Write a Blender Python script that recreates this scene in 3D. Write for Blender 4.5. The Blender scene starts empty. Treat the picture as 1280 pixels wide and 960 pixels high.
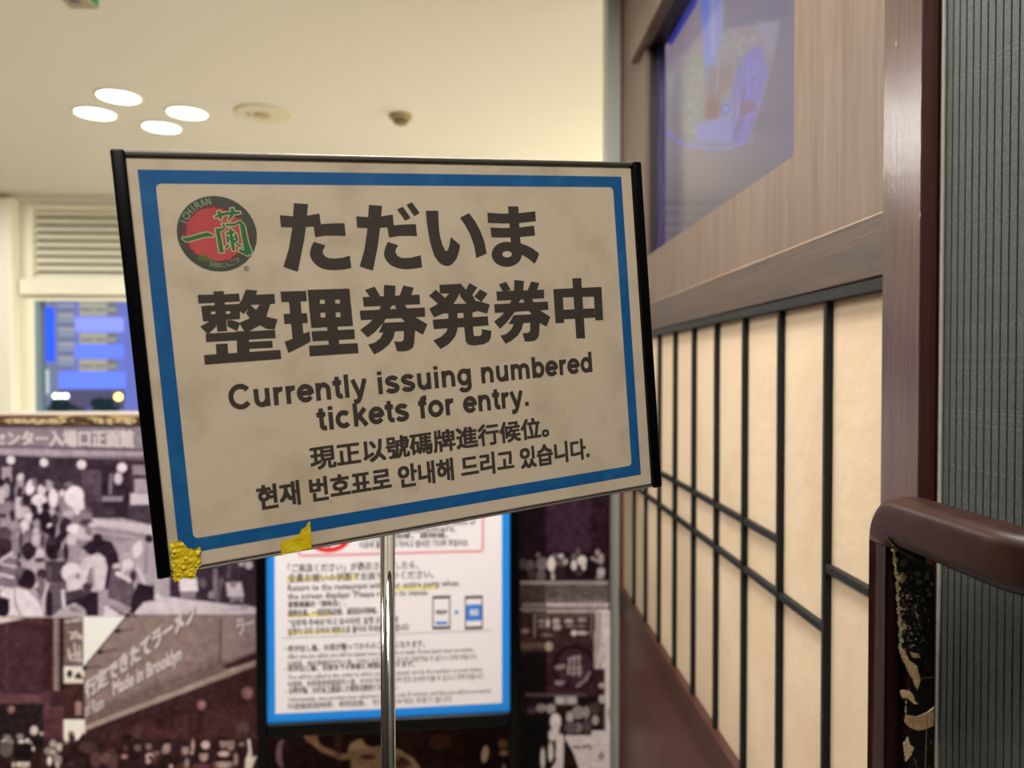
import bpy, bmesh, math, random
import numpy as np
from mathutils import Vector, Matrix

random.seed(7)
rng = np.random.default_rng(11)
SC = bpy.context.scene
COL = SC.collection

# ------------------------------------------------------------------ camera
EYE = 1.45
FPX = 960.0
yaw = math.atan(40 / FPX)
pit = math.atan(17 / FPX)
CAM = Vector((0, 0, EYE))
F = Vector((math.sin(yaw) * math.cos(pit), math.cos(yaw) * math.cos(pit), -math.sin(pit)))
RT = Vector((math.cos(yaw), -math.sin(yaw), 0))
UP = RT.cross(F)
cd = bpy.data.cameras.new('camera')
cam = bpy.data.objects.new('camera', cd)
COL.objects.link(cam)
cd.sensor_width = 36
cd.lens = 27
cd.clip_start = 0.02
cd.clip_end = 400
M = Matrix((RT, UP, -F)).transposed().to_4x4()
M.translation = CAM
cam.matrix_world = M
cd.dof.use_dof = True
cd.dof.focus_distance = 0.66
cd.dof.aperture_fstop = 5.6
SC.camera = cam

# ------------------------------------------------------------------ world and exposure
w = bpy.data.worlds.new('night_sky')
SC.world = w
w.use_nodes = True
w.node_tree.nodes['Background'].inputs[0].default_value = (0.055, 0.035, 0.30, 1)
w.node_tree.nodes['Background'].inputs[1].default_value = 0.35
SC.view_settings.view_transform = 'Standard'
SC.view_settings.look = 'None'
SC.view_settings.gamma = 1
SC.view_settings.exposure = 0.25
SC.cycles.max_bounces = 8
SC.cycles.diffuse_bounces = 5
SC.cycles.sample_clamp_indirect = 6

LIGHT_SCALE = 1.0
LAMP_COL = (1.0, 0.965, 0.92)


# ------------------------------------------------------------------ geometry helpers
def ray(u, v):
    return F + RT * ((u - 640) / FPX) - UP * ((v - 480) / FPX)


def hit(u, v, axis, val):
    d = ray(u, v)
    s = (val - CAM[axis]) / d[axis]
    return CAM + d * s


def depth(u, v, dist):
    return CAM + ray(u, v) * dist


def srgb(r, g, b):
    out = []
    for c in (r, g, b):
        c /= 255.0
        out.append(c / 12.92 if c <= 0.04045 else ((c + 0.055) / 1.055) ** 2.4)
    return tuple(out)


def lin(a):
    a = np.asarray(a, dtype=np.float64) / 255.0
    return np.where(a <= 0.04045, a / 12.92, ((a + 0.055) / 1.055) ** 2.4)


def tag(o, label=None, cat=None, group=None, kind=None):
    if label: o['label'] = label
    if cat: o['category'] = cat
    if group: o['group'] = group
    if kind: o['kind'] = kind
    return o


def empty(name, loc, label=None, cat=None, group=None):
    o = bpy.data.objects.new(name, None)
    COL.objects.link(o)
    o.empty_display_size = 0.05
    o.location = loc
    bpy.context.view_layer.update()
    return tag(o, label, cat, group)


def link(name, me, mat=None, parent=None, loc=None, smooth=False):
    """me is in world coordinates; it is shifted into the frame of its top-level object"""
    o = bpy.data.objects.new(name, me)
    if mat is not None and not me.materials:
        me.materials.append(mat)
    if smooth:
        for p in me.polygons: p.use_smooth = True
    COL.objects.link(o)
    if parent is not None:
        r = parent
        while r.parent: r = r.parent
        me.transform(Matrix.Translation(-r.location))
        o.parent = parent
    else:
        if loc is None:
            v = np.empty(len(me.vertices) * 3)
            me.vertices.foreach_get('co', v)
            v = v.reshape(-1, 3)
            loc = ((v[:, 0].min() + v[:, 0].max()) / 2, (v[:, 1].min() + v[:, 1].max()) / 2, v[:, 2].min())
        me.transform(Matrix.Translation(-Vector(loc)))
        o.location = loc
    return o


def bm_mesh(name, bm):
    me = bpy.data.meshes.new(name)
    bm.normal_update()
    bm.to_mesh(me)
    bm.free()
    return me


def box_bm(bm, a, b, bev=0.0, seg=1):
    t = bmesh.new()
    bmesh.ops.create_cube(t, size=1)
    a, b = Vector(a), Vector(b)
    for v in t.verts:
        v.co = Vector([(a[i] + b[i]) / 2 + v.co[i] * abs(b[i] - a[i]) for i in range(3)])
    if bev > 0:
        bmesh.ops.bevel(t, geom=list(t.edges), offset=bev, segments=seg, affect='EDGES', profile=0.5)
    m = bpy.data.meshes.new('t')
    t.to_mesh(m); t.free()
    bm.from_mesh(m)
    bpy.data.meshes.remove(m)


def box(name, a, b, mat, parent=None, bev=0.0, seg=1, loc=None):
    bm = bmesh.new()
    box_bm(bm, a, b, bev, seg)
    return link(name, bm_mesh(name, bm), mat, parent, loc)


def boxes(name, lst, mat, parent=None, bev=0.0, loc=None):
    if parent is not None:
        return [box(name, a, b, mat, parent, bev) for a, b in lst][0]
    bm = bmesh.new()
    for a, b in lst: box_bm(bm, a, b, bev)
    return link(name, bm_mesh(name, bm), mat, parent, loc)


def struct(o):
    o['kind'] = 'structure'
    return o


def disc_mesh(name, c, r, h, n=40, axis=2, r2=None, bev=0.0):
    bm = bmesh.new()
    bmesh.ops.create_cone(bm, cap_ends=True, segments=n, radius1=r, radius2=r if r2 is None else r2, depth=h)
    if bev:
        bmesh.ops.bevel(bm, geom=[e for e in bm.edges if len(e.link_faces) == 2 and e.calc_face_angle() > 1.0], offset=bev, segments=2, affect='EDGES')
    if axis == 1: bmesh.ops.rotate(bm, verts=bm.verts, cent=(0, 0, 0), matrix=Matrix.Rotation(math.pi / 2, 3, 'X'))
    if axis == 0: bmesh.ops.rotate(bm, verts=bm.verts, cent=(0, 0, 0), matrix=Matrix.Rotation(math.pi / 2, 3, 'Y'))
    bmesh.ops.translate(bm, verts=bm.verts, vec=c)
    return bm_mesh(name, bm)


def lathe(name, c, prof, n=40):
    """prof: list of (r, z) offsets"""
    vs, fs = [], []
    for r, z in prof:
        for k in range(n):
            a = 2 * math.pi * k / n
            vs.append((c[0] + r * math.cos(a), c[1] + r * math.sin(a), c[2] + z))
    for i in range(len(prof) - 1):
        for k in range(n):
            fs.append((i * n + k, i * n + (k + 1) % n, (i + 1) * n + (k + 1) % n, (i + 1) * n + k))
    fs.append(tuple(range(n))[::-1])
    fs.append(tuple(range((len(prof) - 1) * n, len(prof) * n)))
    me = bpy.data.meshes.new(name)
    me.from_pydata(vs, [], fs)
    me.update()
    return me


# ------------------------------------------------------------------ materials
MATS = {}


def nodes_of(m):
    return m.node_tree.nodes, m.node_tree.links


def mat(name, col, rough=0.6, metal=0.0, spec=0.5, coat=0.0, bump=None, vary=None, emit=None, estr=0.0, alpha=None):
    """vary: (other colour, scale xyz, contrast lo, hi) ; bump: (scale xyz, strength, distance)"""
    m = bpy.data.materials.new(name)
    m.use_nodes = True
    N, L = nodes_of(m)
    b = N['Principled BSDF']
    b.inputs['Base Color'].default_value = (*col, 1)
    b.inputs['Roughness'].default_value = rough
    b.inputs['Metallic'].default_value = metal
    b.inputs['Specular IOR Level'].default_value = spec
    b.inputs['Coat Weight'].default_value = coat
    b.inputs['Coat Roughness'].default_value = 0.08
    tc = N.new('ShaderNodeTexCoord')
    if vary:
        oc, sc, lo, hi = vary
        mp = N.new('ShaderNodeMapping'); mp.inputs['Scale'].default_value = sc
        nz = N.new('ShaderNodeTexNoise'); nz.inputs['Detail'].default_value = 8; nz.inputs['Roughness'].default_value = 0.6
        nz.inputs['Scale'].default_value = 1
        rp = N.new('ShaderNodeValToRGB')
        rp.color_ramp.elements[0].position = lo; rp.color_ramp.elements[1].position = hi
        rp.color_ramp.elements[0].color = (*col, 1); rp.color_ramp.elements[1].color = (*oc, 1)
        L.new(tc.outputs['Object'], mp.inputs[0]); L.new(mp.outputs[0], nz.inputs['Vector'])
        L.new(nz.outputs['Fac'], rp.inputs[0]); L.new(rp.outputs[0], b.inputs['Base Color'])
    if bump:
        sc, st, di = bump
        mp = N.new('ShaderNodeMapping'); mp.inputs['Scale'].default_value = sc
        nz = N.new('ShaderNodeTexNoise'); nz.inputs['Detail'].default_value = 6
        nz.inputs['Scale'].default_value = 1
        bp = N.new('ShaderNodeBump'); bp.inputs['Strength'].default_value = st; bp.inputs['Distance'].default_value = di
        L.new(tc.outputs['Object'], mp.inputs[0]); L.new(mp.outputs[0], nz.inputs['Vector'])
        L.new(nz.outputs['Fac'], bp.inputs['Height']); L.new(bp.outputs[0], b.inputs['Normal'])
    if emit:
        b.inputs['Emission Color'].default_value = (*emit, 1)
        b.inputs['Emission Strength'].default_value = estr
    MATS[name] = m
    return m


def wood(name, c1, c2, rough, gscale=(260, 260, 5), spec=0.5, coat=0.0, bstr=0.35, wear=None, cr=0.25, bd=0.0006):
    """straight-grained veneer; grain runs along the axis with the small scale"""
    m = bpy.data.materials.new(name)
    m.use_nodes = True
    N, L = nodes_of(m)
    b = N['Principled BSDF']
    b.inputs['Roughness'].default_value = rough
    b.inputs['Specular IOR Level'].default_value = spec
    b.inputs['Coat Weight'].default_value = coat
    b.inputs['Coat Roughness'].default_value = cr
    tc = N.new('ShaderNodeTexCoord')
    mp = N.new('ShaderNodeMapping'); mp.inputs['Scale'].default_value = gscale
    nz = N.new('ShaderNodeTexNoise'); nz.inputs['Scale'].default_value = 1; nz.inputs['Detail'].default_value = 7
    nz.inputs['Roughness'].default_value = 0.65
    mp2 = N.new('ShaderNodeMapping'); mp2.inputs['Scale'].default_value = tuple(s * 0.12 for s in gscale)
    n2 = N.new('ShaderNodeTexNoise'); n2.inputs['Scale'].default_value = 1; n2.inputs['Detail'].default_value = 3
    mx = N.new('ShaderNodeMath'); mx.operation = 'MULTIPLY_ADD'; mx.inputs[1].default_value = 0.45
    rp = N.new('ShaderNodeValToRGB')
    rp.color_ramp.elements[0].position = 0.5; rp.color_ramp.elements[1].position = 0.9
    rp.color_ramp.elements[0].color = (*c1, 1); rp.color_ramp.elements[1].color = (*c2, 1)
    bp = N.new('ShaderNodeBump'); bp.inputs['Strength'].default_value = bstr; bp.inputs['Distance'].default_value = bd
    L.new(tc.outputs['Object'], mp.inputs[0]); L.new(tc.outputs['Object'], mp2.inputs[0])
    L.new(mp.outputs[0], nz.inputs['Vector']); L.new(mp2.outputs[0], n2.inputs['Vector'])
    L.new(n2.outputs['Fac'], mx.inputs[0]); L.new(nz.outputs['Fac'], mx.inputs[2])
    L.new(mx.outputs[0], rp.inputs[0]); L.new(rp.outputs[0], b.inputs['Base Color'])
    L.new(nz.outputs['Fac'], bp.inputs['Height']); L.new(bp.outputs[0], b.inputs['Normal']); L.new(bp.outputs[0], b.inputs['Coat Normal'])
    if wear:
        wc, sc, lo = wear
        mp3 = N.new('ShaderNodeMapping'); mp3.inputs['Scale'].default_value = sc
        n3 = N.new('ShaderNodeTexNoise'); n3.inputs['Scale'].default_value = 1; n3.inputs['Detail'].default_value = 5
        r3 = N.new('ShaderNodeValToRGB'); r3.color_ramp.elements[0].position = lo; r3.color_ramp.elements[1].position = lo + 0.03
        mm = N.new('ShaderNodeMix'); mm.data_type = 'RGBA'
        L.new(tc.outputs['Object'], mp3.inputs[0]); L.new(mp3.outputs[0], n3.inputs['Vector']); L.new(n3.outputs['Fac'], r3.inputs[0])
        L.new(r3.outputs[0], mm.inputs[0]); L.new(rp.outputs[0], mm.inputs[6]); mm.inputs[7].default_value = (*wc, 1)
        L.new(mm.outputs[2], b.inputs['Base Color'])
    return m


def emis(name, col, s):
    m = bpy.data.materials.new(name)
    m.use_nodes = True
    N, L = nodes_of(m)
    N.remove(N['Principled BSDF'])
    e = N.new('ShaderNodeEmission')
    e.inputs[0].default_value = (*col, 1); e.inputs[1].default_value = s
    L.new(e.outputs[0], N['Material Output'].inputs[0])
    return m


def paint_mat(name, rough=0.5, spec=0.3, coat=0.0, emission=0.0, bump=None):
    m = bpy.data.materials.new(name)
    m.use_nodes = True
    N, L = nodes_of(m)
    b = N['Principled BSDF']
    b.inputs['Roughness'].default_value = rough
    b.inputs['Specular IOR Level'].default_value = spec
    b.inputs['Coat Weight'].default_value = coat
    b.inputs['Coat Roughness'].default_value = 0.12
    a = N.new('ShaderNodeAttribute'); a.attribute_name = 'print'
    L.new(a.outputs['Color'], b.inputs['Base Color'])
    if emission:
        L.new(a.outputs['Color'], b.inputs['Emission Color'])
        b.inputs['Emission Strength'].default_value = emission
        b.inputs['Base Color'].default_value = (0.02, 0.02, 0.02, 1)
        L.remove(b.inputs['Base Color'].links[0])
    if bump:
        tc = N.new('ShaderNodeTexCoord')
        mp = N.new('ShaderNodeMapping'); mp.inputs['Scale'].default_value = bump[0]
        nz = N.new('ShaderNodeTexNoise'); nz.inputs['Scale'].default_value = 1; nz.inputs['Detail'].default_value = 5
        bp = N.new('ShaderNodeBump'); bp.inputs['Strength'].default_value = bump[1]; bp.inputs['Distance'].default_value = bump[2]
        L.new(tc.outputs['Object'], mp.inputs[0]); L.new(mp.outputs[0], nz.inputs['Vector'])
        L.new(nz.outputs['Fac'], bp.inputs['Height']); L.new(bp.outputs[0], b.inputs['Normal'])
    return m


def clear_mat(name, tint=(1, 1, 1), gloss_rough=0.08, fac=None):
    m = bpy.data.materials.new(name)
    m.use_nodes = True
    N, L = nodes_of(m)
    N.remove(N['Principled BSDF'])
    t = N.new('ShaderNodeBsdfTransparent'); t.inputs[0].default_value = (*tint, 1)
    g = N.new('ShaderNodeBsdfGlossy'); g.inputs['Roughness'].default_value = gloss_rough
    x = N.new('ShaderNodeMixShader')
    fr = N.new('ShaderNodeFresnel'); fr.inputs[0].default_value = 1.45
    ge = N.new('ShaderNodeNewGeometry')
    iv = N.new('ShaderNodeMath'); iv.operation = 'SUBTRACT'; iv.inputs[0].default_value = 1.0
    ml = N.new('ShaderNodeMath'); ml.operation = 'MULTIPLY'
    L.new(ge.outputs['Backfacing'], iv.inputs[1]); L.new(iv.outputs[0], ml.inputs[0]); L.new(fr.outputs[0], ml.inputs[1])
    L.new(ml.outputs[0], x.inputs[0]); L.new(t.outputs[0], x.inputs[1]); L.new(g.outputs[0], x.inputs[2])
    L.new(x.outputs[0], N['Material Output'].inputs[0])
    return m


m_ceiling = mat('ceiling_paint', srgb(224, 219, 210), 0.85, spec=0.2, bump=((90, 90, 90), 0.05, 0.001))
m_wall = mat('cream_wall_paint', srgb(224, 220, 200), 0.8, spec=0.2)
m_floor = mat('stone_floor', srgb(190, 185, 172), 0.4, vary=(srgb(170, 164, 150), (3, 3, 3), 0.4, 0.7))
m_white = mat('white_metal_paint', srgb(232, 228, 208), 0.5)
m_veneer = wood('pale_veneer', srgb(80, 61, 50), srgb(114, 94, 78), 0.5, gscale=(240, 240, 6), bstr=0.25)
m_veneer_low = wood('red_brown_veneer', srgb(74, 38, 36), srgb(104, 60, 56), 0.4, gscale=(240, 240, 6), bstr=0.2)
m_rail = wood('brown_rail_wood', srgb(46, 32, 25), srgb(80, 61, 48), 0.45, gscale=(240, 6, 300), bstr=0.5)
m_pillar = wood('oiled_pillar_wood', srgb(44, 22, 18), srgb(80, 52, 44), 0.45, gscale=(300, 300, 9), spec=0.3, bstr=1.0, coat=0.75, cr=0.1, bd=0.00034, wear=(srgb(190, 165, 130), (90, 90, 25), 0.72))
m_pillar_side = wood('dark_pillar_edge', srgb(42, 14, 10), srgb(66, 26, 20), 0.45, gscale=(300, 300, 9), bstr=0.4)
m_lattice = wood('black_stained_lattice', srgb(8, 9, 9), srgb(26, 29, 28), 0.5, spec=0.25, gscale=(300, 300, 30), bstr=0.7, wear=(srgb(150, 125, 90), (70, 120, 60), 0.73))
m_paper = mat('washi_paper', srgb(208, 186, 158), 0.8, spec=0.2, vary=(srgb(196, 170, 142), (5, 5, 4), 0.45, 0.75), bump=((22, 22, 34), 0.35, 0.004))
m_rib = mat('grey_ribbed_laminate', srgb(58, 63, 60), 0.5, spec=0.3, vary=(srgb(98, 102, 96), (620, 620, 620), 0.52, 0.68), bump=((900, 900, 900), 1.0, 0.0012))
m_groove = mat('dark_groove', srgb(28, 28, 27), 0.8)
m_caulk = mat('grey_caulk', srgb(150, 148, 138), 0.6, bump=((200, 200, 60), 0.8, 0.002))
m_gold = mat('thin_brass_line', srgb(92, 66, 42), 0.5)
m_handrail = mat('brown_vinyl', srgb(42, 19, 15), 0.42, vary=(srgb(54, 29, 24), (40, 40, 40), 0.45, 0.7), bump=((60, 60, 60), 0.12, 0.002), spec=0.22)
m_black = mat('black_plastic', (0.0012, 0.0012, 0.0014), 0.3, spec=0.12)
m_blackm = mat('black_matte', srgb(14, 12, 12), 0.7)
m_chrome = mat('polished_steel', (0.58, 0.56, 0.53), 0.07, metal=1.0)
m_edge = mat('brushed_sign_edge', (0.33, 0.30, 0.26), 0.4, metal=0.8)
m_grey = mat('grey_column', srgb(165, 165, 158), 0.5)
m_cornerline = mat('red_brown_corner', srgb(96, 48, 30), 0.5)
m_sign_paper = mat('aged_sign_paper', srgb(198, 180, 154), 0.7, spec=0.3, vary=(srgb(160, 142, 114), (22, 22, 22), 0.48, 0.9))
m_blue = mat('blue_border_ink', srgb(4, 80, 134), 0.6, spec=0.3, vary=(srgb(26, 98, 144), (40, 40, 40), 0.5, 0.75))
m_ink = mat('dark_brown_ink', srgb(58, 48, 40), 0.6, spec=0.3)
m_disc = mat('emblem_dark_green', srgb(58, 62, 46), 0.6, vary=(srgb(70, 52, 44), (70, 70, 70), 0.5, 0.6))
m_red = mat('emblem_red', srgb(184, 66, 62), 0.6, vary=(srgb(170, 52, 56), (60, 60, 60), 0.4, 0.7))
m_wine = mat('emblem_wine', srgb(110, 32, 44), 0.6)
m_green = mat('emblem_green', srgb(30, 98, 44), 0.6)
m_pale = mat('emblem_pale_outline', srgb(186, 178, 134), 0.6)
m_pgreen = mat('emblem_pale_green', srgb(112, 134, 96), 0.6)
m_tape = mat('yellow_tape', srgb(206, 176, 12), 0.35, vary=(srgb(226, 204, 60), (120, 120, 120), 0.5, 0.75), bump=((160, 160, 160), 0.8, 0.002))
m_poster = mat('white_poster', srgb(240, 234, 238), 0.5)
m_pblue = mat('bright_blue_ink', srgb(20, 142, 240), 0.5)
m_pink = mat('dark_print', srgb(96, 86, 92), 0.6)
m_grayprint = mat('grey_print', srgb(140, 130, 132), 0.6)
m_yel = mat('yellow_marker', srgb(236, 224, 120), 0.6)
m_pinkline = mat('pink_rule', srgb(232, 150, 160), 0.6)
m_redp = mat('red_print', srgb(232, 30, 50), 0.6)
m_mural_txt = mat('mural_lettering', srgb(216, 202, 204), 0.6)
m_mural_sh = mat('mural_letter_shadow', srgb(92, 76, 74), 0.6)
m_cover = clear_mat('clear_acrylic')

# ------------------------------------------------------------------ painter (flat prints as coloured mesh grids)


class Canvas:
    def __init__(s, x0, y0, x1, y1, step, base=(30, 20, 25)):
        s.x = np.arange(x0, x1 + step * 0.5, step); s.y = np.arange(y0, y1 + step * 0.5, step)
        s.X, s.Y = np.meshgrid(s.x, s.y)
        s.C = np.zeros(s.X.shape + (3,)); s.C[:] = base
        s.o = (0, 0, 1); s.step = step; s.tint = None

    def frame(s, ox, oy, sc):
        s.o = (ox, oy, sc)

    def col(s, g):
        if isinstance(g, tuple): return np.array(g, float)
        a, b = s.tint
        return np.array(a) + (np.array(b) - np.array(a)) * g

    def t(s, x, y):
        return s.o[0] + x / s.o[2], s.o[1] + y / s.o[2]

    def win(s, xa, ya, xb, yb, pad=3):
        i0 = max(0, np.searchsorted(s.x, xa - pad)); i1 = min(len(s.x), np.searchsorted(s.x, xb + pad))
        j0 = max(0, np.searchsorted(s.y, ya - pad)); j1 = min(len(s.y), np.searchsorted(s.y, yb + pad))
        return slice(j0, j1), slice(i0, i1)

    def mix(s, w, mask, g, a):
        c = s.col(g)
        m = (np.clip(mask, 0, 1) * a)[..., None]
        s.C[w] = s.C[w] * (1 - m) + c * m

    def E(s, x, y, rx, ry, g, rot=0, a=1.0, soft=1.6):
        x, y = s.t(x, y); rx /= s.o[2]; ry /= s.o[2]
        R = max(rx, ry)
        w = s.win(x - R, y - R, x + R, y + R)
        dx = s.X[w] - x; dy = s.Y[w] - y
        ca, sa = math.cos(math.radians(rot)), math.sin(math.radians(rot))
        u = (dx * ca + dy * sa) / rx; v = (-dx * sa + dy * ca) / ry
        d = (1 - np.sqrt(u * u + v * v)) * min(rx, ry) / soft + 0.5
        s.mix(w, d, g, a)

    def P(s, pts, g, a=1.0, soft=1.4):
        p = [s.t(*q) for q in pts]
        xs = [q[0] for q in p]; ys = [q[1] for q in p]
        w = s.win(min(xs), min(ys), max(xs), max(ys))
        X, Y = s.X[w], s.Y[w]
        ins = np.zeros(X.shape, bool); dm = np.full(X.shape, 1e9)
        for i in range(len(p)):
            (x0, y0), (x1, y1) = p[i], p[(i + 1) % len(p)]
            if y0 != y1:
                c = (y0 > Y) != (y1 > Y)
                ins ^= c & (X < (x1 - x0) * (Y - y0) / (y1 - y0) + x0)
            ex, ey = x1 - x0, y1 - y0; l2 = ex * ex + ey * ey + 1e-9
            tt = np.clip(((X - x0) * ex + (Y - y0) * ey) / l2, 0, 1)
            dm = np.minimum(dm, np.hypot(X - x0 - tt * ex, Y - y0 - tt * ey))
        d = np.where(ins, dm, -dm) / soft + 0.5
        s.mix(w, d, g, a)

    def R(s, x0, y0, x1, y1, g, a=1.0, soft=1.2):
        s.P([(x0, y0), (x1, y0), (x1, y1), (x0, y1)], g, a, soft)

    def Ln(s, pts, wd, g, a=1.0, soft=1.2):
        p = [s.t(*q) for q in pts]; wd = wd / s.o[2] / 2
        xs = [q[0] for q in p]; ys = [q[1] for q in p]
        w = s.win(min(xs) - wd, min(ys) - wd, max(xs) + wd, max(ys) + wd)
        X, Y = s.X[w], s.Y[w]; dm = np.full(X.shape, 1e9)
        for i in range(len(p) - 1):
            (x0, y0), (x1, y1) = p[i], p[i + 1]
            ex, ey = x1 - x0, y1 - y0; l2 = ex * ex + ey * ey + 1e-9
            tt = np.clip(((X - x0) * ex + (Y - y0) * ey) / l2, 0, 1)
            dm = np.minimum(dm, np.hypot(X - x0 - tt * ex, Y - y0 - tt * ey))
        s.mix(w, (wd - dm) / soft + 0.5, g, a)

    def noise(s, amp, cell, region=None, xs=1.0):
        """smooth value noise"""
        h, wd = s.X.shape
        gh, gw = int(h * s.step / cell) + 3, int(wd * s.step / (cell * xs)) + 3
        g = rng.standard_normal((gh, gw))
        yy = (s.Y - s.y[0]) / cell; xx = (s.X - s.x[0]) / (cell * xs)
        j = yy.astype(int); i = xx.astype(int); fy = yy - j; fx = xx - i
        fy = fy * fy * (3 - 2 * fy); fx = fx * fx * (3 - 2 * fx)
        n = (g[j, i] * (1 - fx) + g[j, i + 1] * fx) * (1 - fy) + (g[j + 1, i] * (1 - fx) + g[j + 1, i + 1] * fx) * fy
        m = 1.0
        if region is not None:
            x0, y0, x1, y1 = region
            m = ((s.X > x0) & (s.X < x1) & (s.Y > y0) & (s.Y < y1)).astype(float)
        s.C = np.clip(s.C + (n * amp * m)[..., None], 0, 255)

    def mesh(s, name, fn, disp=None):
        """fn(u, v) maps canvas coordinates onto the real surface"""
        h, wd = s.X.shape
        # planar surfaces: exact projective mapping evaluated in numpy
        V = fn(s.X.ravel(), s.Y.ravel())
        if disp is not None: V = V + disp.reshape(-1, 1) * np.array([[0, -1, 0]])
        idx = np.arange(h * wd).reshape(h, wd)
        q = np.stack([idx[1:, :-1], idx[1:, 1:], idx[:-1, 1:], idx[:-1, :-1]], -1).reshape(-1, 4)
        me = bpy.data.meshes.new(name)
        me.vertices.add(h * wd); me.vertices.foreach_set('co', V.astype(np.float32).ravel())
        me.loops.add(q.size); me.loops.foreach_set('vertex_index', q.astype(np.int32).ravel())
        me.polygons.add(len(q)); me.polygons.foreach_set('loop_start', np.arange(0, q.size, 4, dtype=np.int32))
        me.update(calc_edges=True)
        ca = me.color_attributes.new('print', 'FLOAT_COLOR', 'POINT')
        c = np.ones((h * wd, 4)); c[:, :3] = lin(s.C.reshape(-1, 3))
        ca.data.foreach_set('color', c.astype(np.float32).ravel())
        return me


def on_plane(axis, val):
    A = np.array(F); B = np.array(RT) / FPX; D = np.array(UP) / FPX; O = np.array(CAM)

    def fn(u, v):
        d = A[None] + (u - 640)[:, None] * B[None] - (v - 480)[:, None] * D[None]
        s_ = (val - O[axis]) / d[:, axis]
        return O[None] + d * s_[:, None]
    return fn


# ------------------------------------------------------------------ lettering
GLY = {}


def text_tris(s, res=3):
    """outline of a string as flat triangles: (verts Nx2, faces), using Blender's built-in font"""
    if s in GLY: return GLY[s]
    c = bpy.data.curves.new('t', 'FONT'); c.body = s; c.size = 1; c.resolution_u = res
    o = bpy.data.objects.new('t', c); COL.objects.link(o)
    dg = bpy.context.evaluated_depsgraph_get()
    me = bpy.data.meshes.new_from_object(o.evaluated_get(dg))
    me.calc_loop_triangles()
    v = np.array([q.co[:2] for q in me.vertices]); f = np.array([t.vertices[:] for t in me.loop_triangles])
    bpy.data.objects.remove(o); bpy.data.curves.remove(c); bpy.data.meshes.remove(me)
    GLY[s] = (v, f)
    return v, f


def fit_text(s, x0, x1, y0, y1, rx=0.0, ry=0.0, res=3):
    """string fitted into the rectangle, thickened by rx, ry -> list of (verts, faces)"""
    v, f = text_tris(s, res)
    mn, mx = v.min(0), v.max(0)
    p = (v - mn) / (mx - mn)
    p = p * np.array([x1 - x0 - 2 * rx, y1 - y0 - 2 * ry]) + np.array([x0 + rx, y0 + ry])
    if rx == 0 and ry == 0: return [(p, f)]
    k = 0.97
    offs = [(1, 0), (-1, 0), (0, 1), (0, -1), (k, k), (-k, k), (k, -k), (-k, -k), (0, 0)]
    return [(p + np.array([dx * rx, dy * ry]), f) for dx, dy in offs]


def stroke(pts, wd, closed=False, capext=0.0):
    """thick polyline with mitred joins -> (verts, faces)"""
    p = [np.array(q, float) for q in pts]
    n = len(p)
    vs = []
    for i in range(n):
        a = p[i - 1] if (i > 0 or closed) else None
        b = p[(i + 1) % n] if (i < n - 1 or closed) else None
        d0 = (p[i] - a) / (np.linalg.norm(p[i] - a) + 1e-12) if a is not None else None
        d1 = (b - p[i]) / (np.linalg.norm(b - p[i]) + 1e-12) if b is not None else None
        if d0 is None: t = d1; sc = 1
        elif d1 is None: t = d0; sc = 1
        else:
            t = d0 + d1; t /= np.linalg.norm(t) + 1e-12
            sc = 1 / max(0.45, float(np.dot(t, d1)))
        nn = np.array([-t[1], t[0]]) * (wd / 2 * sc)
        vs += [p[i] + nn, p[i] - nn]
    fs = []
    m = n if closed else n - 1
    for i in range(m):
        a, b = 2 * i, 2 * ((i + 1) % n)
        fs += [(a, a + 1, b + 1), (a, b + 1, b)]
    return np.array(vs), np.array(fs)


def arc(cx, cy, rx, ry, a0, a1, n=10):
    return [(cx + rx * math.cos(math.radians(a0 + (a1 - a0) * i / n)), cy + ry * math.sin(math.radians(a0 + (a1 - a0) * i / n))) for i in range(n + 1)]


# grotesque bold alphabet drawn as strokes (x-height .52, cap height .72, stem .135)
W_ = 0.135
h_ = W_ / 2
XH = 0.54


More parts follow.
